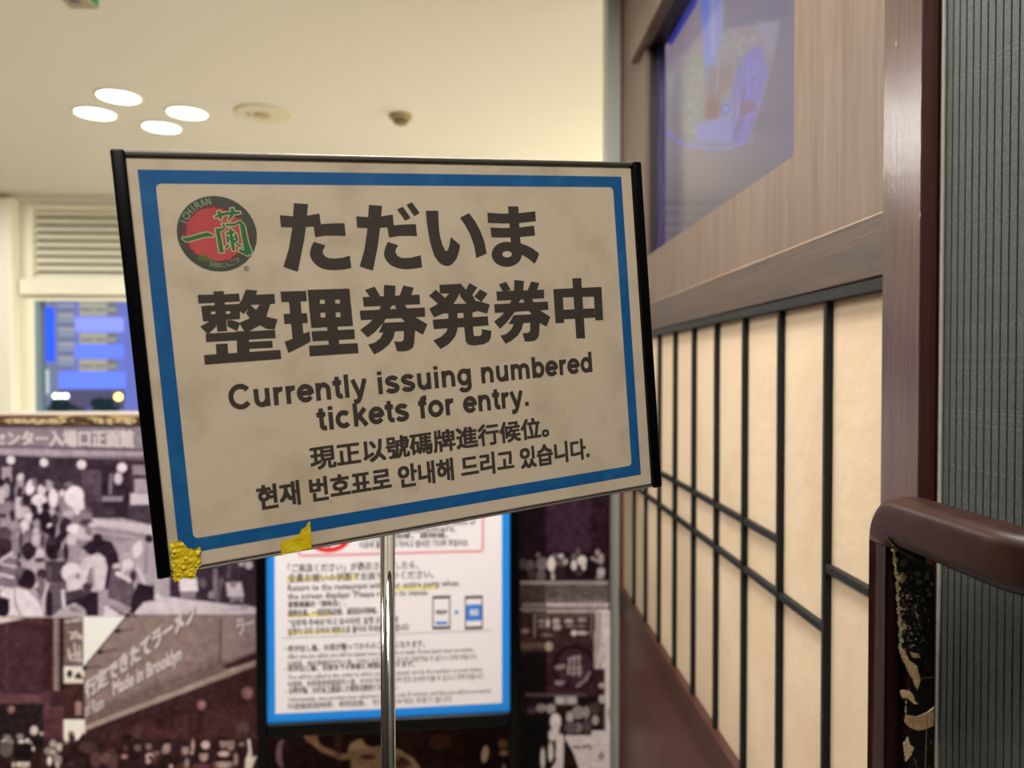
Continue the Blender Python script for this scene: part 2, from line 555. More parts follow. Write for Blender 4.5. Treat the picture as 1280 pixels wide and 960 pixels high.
def glyph(ch):
    """returns (advance, [stroke point lists])"""
    t = XH - h_
    if ch == 'C': return 0.72, [arc(0.37, 0.36, 0.29, 0.30, 38, 322, 22)]
    if ch == 'u': return 0.60, [[(0.13, XH), (0.13, 0.24)] + arc(0.29, 0.23, 0.16, 0.17, 180, 290, 8) + [(0.47, 0.2)], [(0.47, XH), (0.47, 0)]]
    if ch == 'r': return 0.395, [[(0.13, 0), (0.13, XH)], [(0.13, 0.30)] + arc(0.31, 0.29, 0.18, 0.175, 160, 75, 6)]
    if ch == 'e': return 0.565, [[(0.09, 0.275), (0.5, 0.275)], [(0.49, 0.24)] + arc(0.285, 0.27, 0.205, 0.205, 2, 325, 22)]
    if ch == 'c': return 0.56, [arc(0.285, 0.27, 0.20, 0.205, 42, 318, 18)]
    if ch == 'n': return 0.60, [[(0.13, 0), (0.13, XH)], [(0.13, 0.30)] + arc(0.31, 0.30, 0.16, 0.17, 150, 0, 9) + [(0.47, 0)]]
    if ch == 'm': return 0.89, [[(0.13, 0), (0.13, XH)], [(0.13, 0.32)] + arc(0.285, 0.32, 0.15, 0.15, 150, 0, 8) + [(0.435, 0)], [(0.435, 0.32)] + arc(0.60, 0.32, 0.155, 0.15, 150, 0, 8) + [(0.755, 0)]]
    if ch == 't': return 0.345, [[(0.175, 0.68), (0.175, 0.19)] + arc(0.275, 0.165, 0.10, 0.10, 180, 270, 6) + [(0.335, 0.067)], [(0.02, XH - 0.05), (0.32, XH - 0.05)]]
    if ch == 'l': return 0.28, [[(0.14, 0), (0.14, 0.72)]]
    if ch == 'i': return 0.28, [[(0.14, 0), (0.14, XH)], [(0.14, 0.60), (0.14, 0.72)]]
    if ch == 'y': return 0.56, [[(0.07, XH), (0.285, 0.02)], [(0.49, XH), (0.30, 0.0), (0.245, -0.1)] + arc(0.16, -0.085, 0.08, 0.065, -30, -90, 4) + [(0.06, -0.15)]]
    if ch == 's': return 0.55, [arc(0.275, 0.385, 0.165, 0.095, 15, 185, 9) + arc(0.28, 0.385, 0.17, 0.10, 190, 262, 5) + arc(0.27, 0.155, 0.175, 0.10, 82, 0, 6) + arc(0.27, 0.15, 0.175, 0.095, 0, -168, 9)]
    if ch == 'g': return 0.605, [arc(0.28, 0.275, 0.18, 0.205, 0, 360, 22), [(0.47, XH), (0.47, -0.02)] + arc(0.29, -0.03, 0.18, 0.13, 0, -160, 9)]
    if ch == 'b': return 0.605, [[(0.13, 0), (0.13, 0.72)], arc(0.32, 0.27, 0.18, 0.205, 0, 360, 22)]
    if ch == 'd': return 0.605, [[(0.475, 0), (0.475, 0.72)], arc(0.285, 0.27, 0.18, 0.205, 0, 360, 22)]
    if ch == 'k': return 0.56, [[(0.13, 0), (0.13, 0.72)], [(0.13, 0.2), (0.46, XH)], [(0.24, 0.33), (0.49, 0)]]
    if ch == 'f': return 0.345, [[(0.16, 0), (0.16, 0.56)] + arc(0.265, 0.57, 0.105, 0.085, 180, 85, 5) + [(0.34, 0.655)], [(0.02, XH - 0.05), (0.32, XH - 0.05)]]
    if ch == 'o': return 0.605, [arc(0.303, 0.27, 0.205, 0.205, 0, 360, 24)]
    if ch == '.': return 0.28, [[(0.14, 0), (0.14, 0.135)]]
    if ch == 'I': return 0.30, [[(0.15, 0), (0.15, 0.72)]]
    if ch == 'H': return 0.72, [[(0.13, 0), (0.13, 0.72)], [(0.59, 0), (0.59, 0.72)], [(0.13, 0.36), (0.59, 0.36)]]
    if ch == 'R': return 0.72, [[(0.13, 0), (0.13, 0.72)], [(0.13, 0.653), (0.38, 0.653)] + arc(0.38, 0.5, 0.16, 0.15, 90, -90, 8) + [(0.13, 0.35)], [(0.36, 0.35), (0.60, 0)]]
    if ch == 'A': return 0.72, [[(0.06, 0), (0.36, 0.72)], [(0.36, 0.72), (0.66, 0)], [(0.18, 0.22), (0.54, 0.22)]]
    if ch == 'N': return 0.72, [[(0.13, 0), (0.13, 0.72)], [(0.59, 0), (0.59, 0.72)], [(0.13, 0.72), (0.59, 0)]]
    return 0.26, []


def grot(s, x0, x1, y0, cap, wscale=1.0):
    """string from x0 to x1 on base line y0 with the given cap height"""
    adv = 0; out = []
    for ch in s:
        a, ps = glyph(ch)
        for p in ps:
            closed = len(p) > 20 and abs(p[0][0] - p[-1][0]) < 1e-6 and abs(p[0][1] - p[-1][1]) < 1e-6
            if closed: p = p[:-1]
            v, f = stroke([(q[0] + adv, q[1]) for q in p], W_ * wscale, closed)
            out.append((v, f))
        adv += a
    xmin = min(v[:, 0].min() for v, f in out); xmax = max(v[:, 0].max() for v, f in out)
    k = np.array([(x1 - x0) / (xmax - xmin), cap / 0.72])
    return [((v - np.array([xmin, 0])) * k + np.array([x0, y0]), f) for v, f in out]


def flat_mesh(name, pieces, fn, lift=0.0, step=0.0):
    """pieces in 2-D -> mesh through fn(Nx2, height) -> Nx3"""
    V, Fc, n = [], [], 0
    for k, (v, f) in enumerate(pieces):
        V.append(fn(np.asarray(v, float), lift + step * k)); Fc.append(np.asarray(f) + n); n += len(v)
    V = np.concatenate(V); Fc = np.concatenate(Fc)
    me = bpy.data.meshes.new(name)
    me.from_pydata(V.tolist(), [], Fc.tolist())
    me.update()
    return me


def poly_piece(pts):
    """simple polygon -> triangles"""
    from mathutils.geometry import tessellate_polygon
    t = tessellate_polygon([[Vector((p[0], p[1], 0)) for p in pts]])
    return np.array(pts, float), np.array([tuple(q) for q in t])


def rect_piece(x0, y0, x1, y1):
    return np.array([(x0, y0), (x1, y0), (x1, y1), (x0, y1)], float), np.array([(0, 1, 2), (0, 2, 3)])


def ring_piece(outer, inner):
    n = len(outer)
    v = np.array(list(outer) + list(inner), float)
    f = []
    for i in range(n):
        j = (i + 1) % n
        f += [(i, j, n + j), (i, n + j, n + i)]
    return v, np.array(f)


def quad_text(s, quad, r=0.0, res=2, yr=None):
    """string warped into a four-cornered area TL,TR,BR,BL (photo pixels)"""
    out = []
    q = np.array(quad, float)
    for v, f in fit_text(s, 0, 1, 0, 1, r, r if yr is None else yr, res):
        a, b = v[:, :1], 1 - v[:, 1:2]
        p = (q[0] * (1 - a) + q[1] * a) * (1 - b) + (q[3] * (1 - a) + q[2] * a) * b
        out.append((p, f))
    return out


# =================================================================== SETTING
CEIL = EYE + 1.35
XW = 0.50          # face of the right-hand partition
YE = 2.70          # its far end
struct(box('floor', (-5.2, 0.9, -0.1), (2.2, 6.4, 0), m_floor))
m_floor_dark = mat('dark_entrance_tile', srgb(52, 42, 36), 0.4, vary=(srgb(66, 54, 46), (4, 4, 4), 0.4, 0.7))
struct(box('floor', (-5.2, -3.2, -0.1), (2.2, 0.9, 0), m_floor_dark))
struct(box('ceiling', (-5.2, -3.2, CEIL), (2.2, 6.4, CEIL + 0.1), m_ceiling))

m_dark_wall = wood('dark_shop_wood', srgb(44, 26, 20), srgb(70, 44, 34), 0.5, gscale=(90, 90, 4))
struct(box('wall_left', (-5.3, -3.2, 0), (-5.2, 6.4, CEIL), m_dark_wall))
struct(box('wall_rear', (-5.2, -3.3, 0), (2.2, -3.2, CEIL), m_dark_wall))
struct(box('wall_far_right', (2.2, -3.3, 0), (2.3, 6.4, CEIL), m_wall))
struct(box('wall_right', (0.64, -3.2, 0), (0.74, YE, CEIL), m_dark_wall))

# ---- window wall
YW = 6.10
K = YW / FPX


def wx(u): return hit(u, 463, 1, YW).x
def wz(v): return hit(600, v, 1, YW).z


z_lt, z_lb = wz(262), wz(352)      # louvre band
z_gt, z_gb = wz(375), wz(560)      # window opening
openings = [(wx(36), wx(36) + 1.62), (wx(36) + 1.90, wx(36) + 3.52)]
left_open = (wx(36) - 2.0, wx(8) - 0.02)
bmw = bmesh.new()
xs_open = [left_open] + openings
box_bm(bmw, (-5.2, YW, 0), (2.2, YW + 0.2, z_gb))
box_bm(bmw, (-5.2, YW, z_lt), (2.2, YW + 0.2, CEIL))
box_bm(bmw, (-5.2, YW, z_gt), (2.2, YW + 0.2, z_lb))
xp = -5.2
for a, b in xs_open + [(2.2, 2.2)]:
    if a > xp:
        box_bm(bmw, (xp, YW, z_gb), (a, YW + 0.2, z_gt))
        box_bm(bmw, (xp, YW, z_lb), (a, YW + 0.2, z_lt))
    xp = b
struct(link('wall_back', bm_mesh('wall_back', bmw), m_wall))
# cornice and pillar
struct(boxes('trim_1', [((-5.2, YW - 0.06, wz(256)), (2.2, YW, CEIL)), ((-5.2, YW - 0.10, wz(250)), (2.2, YW - 0.06, CEIL))], m_ceiling))
struct(box('trim_2', (wx(8), YW - 0.12, 0), (wx(27), YW, wz(256)), m_white, bev=0.008))
struct(box('trim_3', (openings[0][0] - 0.04, YW - 0.05, wz(371)), (openings[0][1] + 0.02, YW, wz(352)), m_white, bev=0.004))

m_glass = clear_mat('window_glass', (0.95, 0.97, 1.0), 0.02)
m_slat = mat('louvre_paint', srgb(226, 222, 202), 0.55)
m_bluegrey = mat('blue_grey_jamb', srgb(120, 140, 152), 0.5)
m_lbacking = mat('louvre_shadow_box', srgb(150, 146, 120), 0.8)
slat_me = None
for k, (a, b) in enumerate(openings):
    wn = empty('window_%d' % (k + 1), ((a + b) / 2, YW, z_gb))
    wn['kind'] = 'structure'
    fr = [((a, YW - 0.01, z_gb), (a + 0.05, YW + 0.08, z_gt)), ((b - 0.05, YW - 0.01, z_gb), (b, YW + 0.08, z_gt)),
          ((a + 0.05, YW - 0.01, z_gb), (b - 0.05, YW + 0.08, z_gb + 0.05)), ((a + 0.05, YW - 0.01, z_gt - 0.02), (b - 0.05, YW + 0.08, z_gt))]
    boxes('window_frame', fr, m_white, wn)
    box('jamb', (a + 0.05, YW + 0.0, z_gb + 0.05), (a + 0.085, YW + 0.08, z_gt - 0.02), m_bluegrey, wn)
    box('pane', (a + 0.085, YW + 0.05, z_gb + 0.05), (b - 0.05, YW + 0.058, z_gt - 0.02), m_glass, wn)
    box('window_sill', (a - 0.03, YW - 0.10, wz(517)), (b + 0.03, YW + 0.05, wz(513.5)), m_white, wn, bev=0.004)
    lv = empty('louvre_vent', ((a + b) / 2, YW, z_lb), ['white louvred vent above the window beside the left white pillar', 'white louvred vent over the second window, behind the sign'][k], 'vent')
    boxes('frame', [((a, YW - 0.015, z_lb), (a + 0.045, YW + 0.06, z_lt)), ((b - 0.045, YW - 0.015, z_lb), (b, YW + 0.06, z_lt)),
                    ((a + 0.045, YW - 0.015, z_lt - 0.03), (b - 0.045, YW + 0.06, z_lt)), ((a + 0.045, YW - 0.015, z_lb), (b - 0.045, YW + 0.06, z_lb + 0.015))], m_white, lv)
    box('backing', (a + 0.045, YW + 0.055, z_lb + 0.015), (b - 0.045, YW + 0.06, z_lt - 0.03), m_lbacking, lv)
    pitch = (z_lt - z_lb - 0.05) / 8.5
    for i in range(9):
        zc = z_lb + 0.03 + pitch * i
        if slat_me is None:
            bm = bmesh.new()
            L_ = (b - a - 0.09) / 2
            box_bm(bm, (-L_, -0.028, -0.004), (L_, 0.028, 0.004), 0.001)
            bmesh.ops.rotate(bm, verts=bm.verts, cent=(0, 0, 0), matrix=Matrix.Rotation(math.radians(52), 3, 'X'))
            slat_me = bm_mesh('slat', bm); slat_me.materials.append(m_slat)
        o = bpy.data.objects.new('slat', slat_me); COL.objects.link(o); o.parent = lv
        o.location = Vector(((a + b) / 2, YW + 0.024, zc)) - lv.location

# blind in the left opening
bl = empty('window_blind', ((left_open[0] + left_open[1]) / 2, YW + 0.05, z_gb), 'cream pleated window blind left of the white pillar', 'blind')
m_blind = mat('cream_blind', srgb(226, 214, 164), 0.8)
bm = bmesh.new()
zz = z_gb
while zz < z_lt - 0.03:
    box_bm(bm, (left_open[0] + 0.01, YW + 0.03, zz), (left_open[1] - 0.01, YW + 0.045, zz + 0.035), 0.006)
    zz += 0.04
o = link('blind_fabric', bm_mesh('blind_fabric', bm), m_blind, bl)
struct(box('trim_4', (left_open[0], YW + 0.10, z_gb), (left_open[1], YW + 0.12, z_lt), m_wall))

# =================================================================== RIGHT PARTITION
def yw(u): return hit(u, 463, 0, XW).y


za = EYE + 0.193; zb = EYE + 0.116; zs = EYE + 0.098; zc_ = EYE - 0.762; zd = EYE - 0.835
Yn = 0.905         # near edge of the panels (pillar)
tvY0, tvY1, tvZ0, tvZ1 = 1.155, yw(806), EYE + 0.342, EYE + 0.975
pn = empty('wall_panel', (XW + 0.06, (Yn + YE) / 2, za), 'pale brown wood veneer wall panel around the video screen', 'panel')
boxes('veneer_sheet', [((XW, Yn, za), (XW + 0.012, YE - 0.02, tvZ0)), ((XW, tvY1, tvZ0), (XW + 0.012, YE - 0.02, CEIL)),
                       ((XW, Yn, tvZ0), (XW + 0.012, 1.212, CEIL)), ((XW, 1.212, tvZ1), (XW + 0.012, tvY1, CEIL))], m_veneer, pn)
box('top_moulding', (XW - 0.022, 1.10, tvZ1), (XW + 0.0, yw(795), tvZ1 + 0.055), m_veneer, pn, bev=0.002)
m_reveal = mat('black_reveal', srgb(26, 10, 8), 0.45)
boxes('reveal', [((XW + 0.012, tvY1, tvZ0), (XW + 0.10, tvY1 + 0.01, tvZ1)), ((XW + 0.012, 1.212, tvZ1), (XW + 0.10, tvY1, tvZ1 + 0.01)),
                 ((XW + 0.012, 1.12, tvZ0 - 0.01), (XW + 0.10, tvY1, tvZ0)), ((XW + 0.012, 1.11, tvZ0), (XW + 0.10, 1.12, tvZ1))], m_reveal, pn)
tag(box('corner_strip', (XW - 0.006, YE - 0.0195, 0.0), (XW + 0.012, YE, CEIL), m_cornerline), 'thin red-brown corner strip beside the grey column', 'trim')

tr = box('panel_rail', (XW - 0.010, Yn, zb), (XW + 0.03, YE - 0.02, za), m_rail, bev=0.0015)
box('worn_edge', (XW - 0.0105, Yn, za - 0.0012), (XW - 0.0085, YE - 0.03, za + 0.0004), mat('worn_bare_edge', srgb(176, 152, 122), 0.6), tr)
tag(tr, 'dark brown horizontal wooden rail between the veneer panel and the paper lattice', 'rail')
tr2 = box('panel_rail', (XW - 0.012, Yn, zd), (XW + 0.03, YE - 0.02, zc_), wood('low_rail_wood', srgb(58, 32, 26), srgb(84, 52, 42), 0.38, gscale=(240, 6, 300), bstr=0.4), bev=0.003)
tag(tr2, 'red-brown sloping-looking wooden rail directly under the paper lattice', 'rail')
lp = box('lower_panel', (XW, Yn, 0.0), (XW + 0.02, YE - 0.02, zd), m_veneer_low)
tag(lp, 'dark red-brown wood veneer panel below the paper lattice', 'panel')

# ---- shoji lattice
sh = empty('paper_lattice_screen', (XW + 0.01, (Yn + YE) / 2, zc_), 'Japanese paper screen of cream washi with black wooden lattice on the right wall', 'screen')
box('washi_paper', (XW + 0.006, Yn, zc_), (XW + 0.010, YE - 0.02, zs), m_paper, sh)
bx_ = XW - 0.001
box('top_rail', (bx_ - 0.008, Yn, zs), (XW + 0.02, YE - 0.02, zb - 0.001), m_lattice, sh, bev=0.0015)
box('stile', (bx_ - 0.006, Yn, zc_), (XW + 0.008, Yn + 0.0075, zs), m_lattice, sh, bev=0.001)
vb = [1034.5, 975, 929, 894, 864.5, 842, 822.5, 807, 793]
ybars = [yw(u) for u in vb]
dlt = (ybars[-1] - ybars[0]) / 8
ybars = [ybars[0] + dlt * i for i in range(9)]
bm = bmesh.new()
box_bm(bm, (-0.005, -0.005, 0), (0.0075, 0.005, zs - zc_), 0.0012)
muntin = bm_mesh('vertical_bar', bm); muntin.materials.append(m_lattice)
for y in ybars:
    o = bpy.data.objects.new('vertical_bar', muntin); COL.objects.link(o); o.parent = sh
    o.location = Vector((XW, y, zc_)) - sh.location
box('crossbar', (XW - 0.0035, ybars[0], EYE - 0.382), (XW + 0.007, YE - 0.022, EYE - 0.370), m_lattice, sh, bev=0.001)
box('crossbar', (XW - 0.0035, ybars[1], EYE - 0.291), (XW + 0.007, YE - 0.022, EYE - 0.279), m_lattice, sh, bev=0.001)
box('crossbar', (XW - 0.0035, Yn + 0.007, EYE - 0.291), (XW + 0.007, ybars[0], EYE - 0.279), m_lattice, sh, bev=0.001)

# ---- grey end column
gc = box('end_column', (hit(758, 463, 1, 2.71).x, 2.71, 0), (XW + 0.03, 2.80, CEIL), m_grey, bev=0.003)
tag(gc, 'narrow grey column at the far end of the wooden partition', 'column')

# ---- near pillar
pl = empty('wooden_pillar', (XW, 0.865, 0), 'glossy brown wooden pillar beside the ribbed grey wall', 'pillar')
box('pillar_face', (XW - 0.016, 0.829, 0), (XW - 0.0135, Yn + 0.002, CEIL), m_pillar, pl)
box('pillar_core', (XW - 0.0135, 0.8285, 0), (XW + 0.05, Yn + 0.001, CEIL), m_pillar_side, pl)
# ---- ribbed wall
rw = empty('ribbed_wall', (XW + 0.02, 0.1, 0), 'grey-green vertically ribbed wall panel at the right, behind the handrail', 'panel')
box('backing_board', (XW + 0.006, -1.2, 0), (XW + 0.03, 0.8285, CEIL), m_groove, rw)
bm = bmesh.new()
box_bm(bm, (-0.004, -0.0048, 0), (0.002, 0.0048, CEIL), 0.0009, 2)
ribm = bm_mesh('rib', bm); ribm.materials.append(m_rib)
y = 0.806
nrib = 0
while y > -0.9:
    o = bpy.data.objects.new('rib', ribm); COL.objects.link(o); o.parent = rw
    o.location = Vector((XW + 0.0055, y, 0)) - rw.location
    y -= 0.0112; nrib += 1
box('edge_bead', (XW + 0.0, 0.8145, 0), (XW + 0.006, 0.8185, CEIL), m_caulk, rw, bev=0.001)
box('brass_strip', (XW + 0.002, 0.8215, 0), (XW + 0.006, 0.8230, CEIL), m_gold, rw)  # thin brass-coloured line between pillar and ribs

# =================================================================== HANDRAIL
hr = empty('handrail', (0.442, 0.795, 0), 'dark brown vinyl-covered handrail with a peeling worn post in front of the ribbed wall', 'handrail')
HX0, HX1 = 0.420, 0.464


def rr(cx, cz, hw, hh, r, n=6):
    p = []
    for (sx, sz, a0) in ((1, 1, 0), (-1, 1, 90), (-1, -1, 180), (1, -1, 270)):
        for i in range(n + 1):
            a = math.radians(a0 + 90 * i / n)
            p.append((cx + sx * (hw - r) + r * math.cos(a), cz + sz * (hh - r) + r * math.sin(a)))
    return p


sec = rr(0, 0, 0.022, 0.0255, 0.013)          # (x, across)
ztop = EYE - 0.1305
path = [((0.442, 0.795, 0.0), (0, 1)), ((0.442, 0.795, ztop - 0.036), (0, 1))]
# centre line with a tight elbow: (y, z, normal direction in the y-z plane)
cl = []
cl.append((0.7945, 0.0, (1, 0)))
cl.append((0.7945, ztop - 0.052, (1, 0)))
R_ = 0.027
for i in range(0, 9):
    a = math.radians(90 * i / 8)
    cy_, cz2 = 0.7945 - R_, ztop - 0.0255 - R_
    cl.append((cy_ + R_ * math.cos(a), cz2 + R_ * math.sin(a), (math.cos(a), math.sin(a))))
cl.append((0.62, ztop - 0.0255, (0, 1)))
vs, fs = [], []
for (cy_, cz2, nrm) in cl:
    for (sx, sn) in sec:
        vs.append((0.442 + sx, cy_ + nrm[0] * sn, cz2 + nrm[1] * sn))
n = len(sec)
# near end turns towards the wall
for i in range(1, 9):
    a = math.radians(90 * i / 8)
    R2 = 0.05
    ox, oy = 0.442 + R2, 0.62
    for (sx, sn) in sec:
        rr_ = R2 - sx
        vs.append((ox - rr_ * math.cos(a), oy - rr_ * math.sin(a), ztop - 0.0255 + sn))
m_ = len(vs) // n
for i in range(m_ - 1):
    for k in range(n):
        fs.append((i * n + k, i * n + (k + 1) % n, (i + 1) * n + (k + 1) % n, (i + 1) * n + k))
me = bpy.data.meshes.new('rail'); me.from_pydata(vs, [], fs); me.update()
bmx = bmesh.new(); bmx.from_mesh(me); bmesh.ops.recalc_face_normals(bmx, faces=bmx.faces); bmx.to_mesh(me); bmx.free()
link('rail', me, m_handrail, hr, smooth=True)
# peeled strip on the camera side of the post
cv = Canvas(1104, 664, 1172, 1000, 0.6, (10, 8, 7))
cv.tint = ((6, 5, 4), (176, 158, 120))
for _ in range(520):
    y = random.uniform(672, 812); x = random.uniform(1112, 1164)
    cv.E(x, y, random.uniform(0.5, 2.2), random.uniform(0.6, 2.6), random.choice([0.0, 0.0, 0.1, 0.3, 0.5, 0.7, 1.0]), random.uniform(-60, 60), a=0.85, soft=0.7)
for _ in range(160):
    y = random.uniform(800, 1000); x = random.uniform(1126, 1166)
    cv.E(x, y, random.uniform(0.5, 2.5), random.uniform(0.6, 3), random.choice([0.0, 0.0, 0.0, 0.15, 0.4]), random.uniform(-60, 60), a=0.8, soft=0.7)
cv.P([(1112, 682), (1120, 690), (1150, 705), (1162, 715), (1160, 722), (1135, 712), (1124, 716), (1116, 705)], (8, 6, 5), 0.8, soft=1)
cv.Ln([(1107, 671), (1113, 680), (1122, 686), (1132, 693), (1142, 699)], 2.4, (150, 118, 78), soft=0.8)
LE = [(1115, 688), (1118, 700), (1117, 708), (1120, 722), (1121, 735), (1121, 748), (1122, 760), (1123, 775), (1125, 786), (1124, 800), (1125, 815), (1132, 830), (1139, 845)]
cv.Ln(LE, 4.2, (134, 122, 88), soft=1.0)
for (x, y) in LE: cv.E(x + random.uniform(0, 3), y, 2.2, 2.6, (168, 152, 116), a=0.7, soft=0.8)
for (x, y, rx, ry) in ((1129, 703, 4, 5), (1128, 722, 5, 7), (1146, 717, 4, 3), (1148, 728, 4, 3), (1134, 746, 2, 4), (1145, 745, 3, 1.5), (1145, 768, 2, 7), (1144, 758, 2, 3), (1130, 783, 3, 4), (1158, 720, 3, 5)):
    cv.E(x, y, rx, ry, (160, 146, 108), random.uniform(-30, 30), 0.8, soft=1.2)
# cream shreds lower down
cv.P([(1123, 808), (1130, 812), (1136, 825), (1146, 832), (1150, 850), (1146, 862), (1142, 856), (1139, 842), (1129, 828)], (168, 140, 100), soft=0.8)
cv.P([(1136, 814), (1148, 817), (1150, 822), (1140, 822)], (160, 134, 98), soft=0.8)
cv.P([(1123, 861), (1130, 862), (1136, 863), (1141, 868), (1143, 876), (1148, 880), (1142, 880), (1134, 873), (1127, 872)], (182, 152, 110), soft=0.8)
cv.P([(1131, 893), (1145, 895), (1158, 890), (1167, 883), (1167, 906), (1158, 911), (1146, 913), (1136, 909), (1129, 902)], (156, 126, 88), soft=0.9)
cv.Ln([(1132, 876), (1131, 892)], 2, (150, 130, 96), soft=0.8)
cv.P([(1128, 928), (1134, 920), (1137, 930), (1142, 934), (1138, 944), (1131, 952), (1129, 940)], (164, 140, 106), soft=0.8)
cv.Ln([(1158, 895), (1157, 925), (1156, 960)], 1.2, (110, 96, 72), soft=0.8)
cv.Ln([(1150, 848), (1166, 846)], 2.2, (116, 62, 28), soft=0.8)
cv.noise(9, 2)
PEEL_Y = 0.7675
gx, gy = cv.X, cv.Y
ly = np.array([668, 680, 690, 705, 722, 748, 775, 800, 815, 830, 845, 858, 862, 874, 880, 893, 900, 911, 930, 960, 1000])
lx = np.array([1106, 1112, 1114, 1115, 1118, 1119, 1121, 1122, 1122, 1129, 1136, 1138, 1122, 1126, 1131, 1129, 1128, 1134, 1127, 1130, 1132])
ledge = np.interp(gy, ly, lx) + 0.8 * np.sin(gy * 0.41) + 0.6 * np.sin(gy * 1.13)
redge = 1166.5 - np.clip(708 - gy, 0, 60) * 1.5 + 0.6 * np.sin(gy * 0.5)
inside = (gx > ledge) & (gx < redge)
lum = cv.C.sum(-1) / 765
bumpy = 0.0003 + 0.0022 * lum + 0.0006 * rng.random(cv.X.shape)
me = cv.mesh('peeled_patch', on_plane(1, PEEL_Y), bumpy)
bmx = bmesh.new(); bmx.from_mesh(me)
bmx.verts.ensure_lookup_table()
ins = inside.ravel()
bmesh.ops.delete(bmx, geom=[v for v in bmx.verts if not ins[v.index]], context='VERTS')
bmx.to_mesh(me); bmx.free()
pp = link('peeled_patch', me, paint_mat('peeling_vinyl', 0.28, 0.6), hr, smooth=True)
pp['label'] = 'worn strip where the vinyl has peeled to black and cream'

# =================================================================== VIDEO SCREEN
XS = 0.558
tv = empty('video_screen', (XS + 0.02, (tvY0 + tvY1) / 2, tvZ0 - 0.02), 'wall-recessed video screen showing a bowl of noodles', 'screen')
cv = Canvas(818, -190, 1034, 322, 1.2, (118, 112, 132))
cv.frame(800, 0, 4.8)
cv.tint = ((60, 50, 90), (200, 190, 230))
# smooth base: warm grey left, violet grey right
t_ = np.clip((cv.X - 826) / 175, 0, 1)[..., None]
cv.C = np.array([158, 142, 146]) * (1 - t_) + np.array([106, 101, 138]) * t_
s_ = np.clip((cv.Y - 190) / 60, 0, 1)[..., None]
cv.C = cv.C * (1 - s_) + (np.array([122, 110, 112]) * (1 - t_) + np.array([100, 92, 118]) * t_) * s_
cv.P([(500, -900), (1100, -900), (1100, 60), (900, 110), (490, 210)], (88, 80, 138), 0.75, soft=20)
cv.P([(520, 175), (740, 140), (830, 130), (800, 300), (620, 840), (300, 870), (170, 800), (140, 250), (250, 60), (380, -60), (500, -60), (500, 190)], (150, 142, 160), 0.8, soft=3)
cv.P([(140, 250), (300, 60), (380, 0), (380, 100), (300, 250), (240, 420), (190, 560), (170, 560)], (168, 150, 166), 0.9, soft=5)
cv.P([(225, 560), (260, 420), (330, 330), (390, 360), (400, 640), (330, 820), (240, 800)], (146, 152, 150), 0.8, soft=5)
for _ in range(60):
    x = random.uniform(250, 385); y = random.uniform(330, 820)
    cv.E(x, y, random.uniform(8, 26), random.uniform(5, 22), random.choice([(172, 190, 186), (128, 140, 128), (150, 168, 166), (140, 134, 130)]), random.uniform(0, 90), 0.4, soft=3)
cv.E(140 + 60, 50 + 120, 10, 10, (60, 70, 200), a=0)
cv.P([(150, 250), (200, 90), (275, -60), (360, -60), (330, 40), (190, 270)], (44, 52, 178), 1, soft=3)
cv.P([(345, -700), (490, -700), (495, 200), (470, 330), (470, 540), (440, 560), (390, 560), (378, 200), (352, 0)], (120, 140, 236), 0.85, soft=4)
cv.P([(410, -700), (440, -700), (450, 330), (430, 330)], (164, 172, 240), 0.8, soft=2)
cv.P([(360, -700), (398, -700), (405, 420), (392, 420)], (94, 132, 255), 0.8, soft=2)
cv.P([(400, 400), (560, 390), (560, 470), (500, 560), (470, 720), (400, 720), (390, 600)], (132, 110, 122), 0.8, soft=8)
cv.E(435, 660, 42, 75, (126, 78, 92), a=0.8, soft=6)
cv.Ln([(462, 300), (470, 440), (458, 545)], 12, (168, 160, 190), 0.7, soft=2)
for _ in range(70):
    x = random.uniform(500, 700); y = random.uniform(180, 380)
    cv.E(x, y, random.uniform(8, 30), random.uniform(4, 12), random.choice([(160, 166, 190), (140, 134, 124), (172, 176, 206), (120, 112, 130), (150, 150, 128)]), random.uniform(-50, 20), 0.4, soft=3)
cv.P([(700, 270), (735, 280), (765, 460), (700, 660), (640, 860), (540, 860), (560, 640), (560, 480), (620, 340)], (122, 116, 214), 0.95, soft=4)
for _ in range(46):
    x = random.uniform(560, 740); y = random.uniform(300, 840)
    k = (y - 300) / 540
    x = x - k * 80 + 20
    cv.Ln([(x, y), (x - random.uniform(-10, 20), y + random.uniform(30, 90))], random.uniform(5, 16), random.choice([(150, 140, 255), (92, 84, 220), (178, 166, 240), (110, 84, 150), (120, 120, 255)]), 0.55, soft=2)
cv.Ln([(625, 540), (600, 700), (560, 850)], 16, (126, 92, 128), 0.8, soft=2)
cv.P([(600, 620), (680, 600), (700, 650), (610, 700)], (128, 88, 120), 0.8, soft=4)
cv.P([(340, 740), (540, 690), (560, 860), (330, 855)], (136, 142, 232), 0.85, soft=6)
cv.E(515, 655, 32, 34, (88, 110, 226), a=0.9, soft=3)
cv.E(515, 655, 12, 14, (150, 170, 250), a=0.9, soft=3)
cv.P([(330, 860), (180, 800), (170, 560), (300, 820)], (150, 140, 138), 0.7, soft=6)
cv.Ln([(152, 790), (230, 845), (320, 880), (430, 892), (540, 885), (620, 855)], 16, (138, 140, 250), 0.9, soft=1.6)
cv.Ln([(835, 140), (800, 330), (745, 540), (690, 720), (640, 850)], 7, (150, 148, 220), 0.9, soft=1.4)
cv.P([(690, 130), (830, 125), (800, 300), (760, 280)], (146, 148, 196), 0.6, soft=5)
cv.R(880, -900, 935, 1000, (116, 106, 140), 0.5, soft=4)
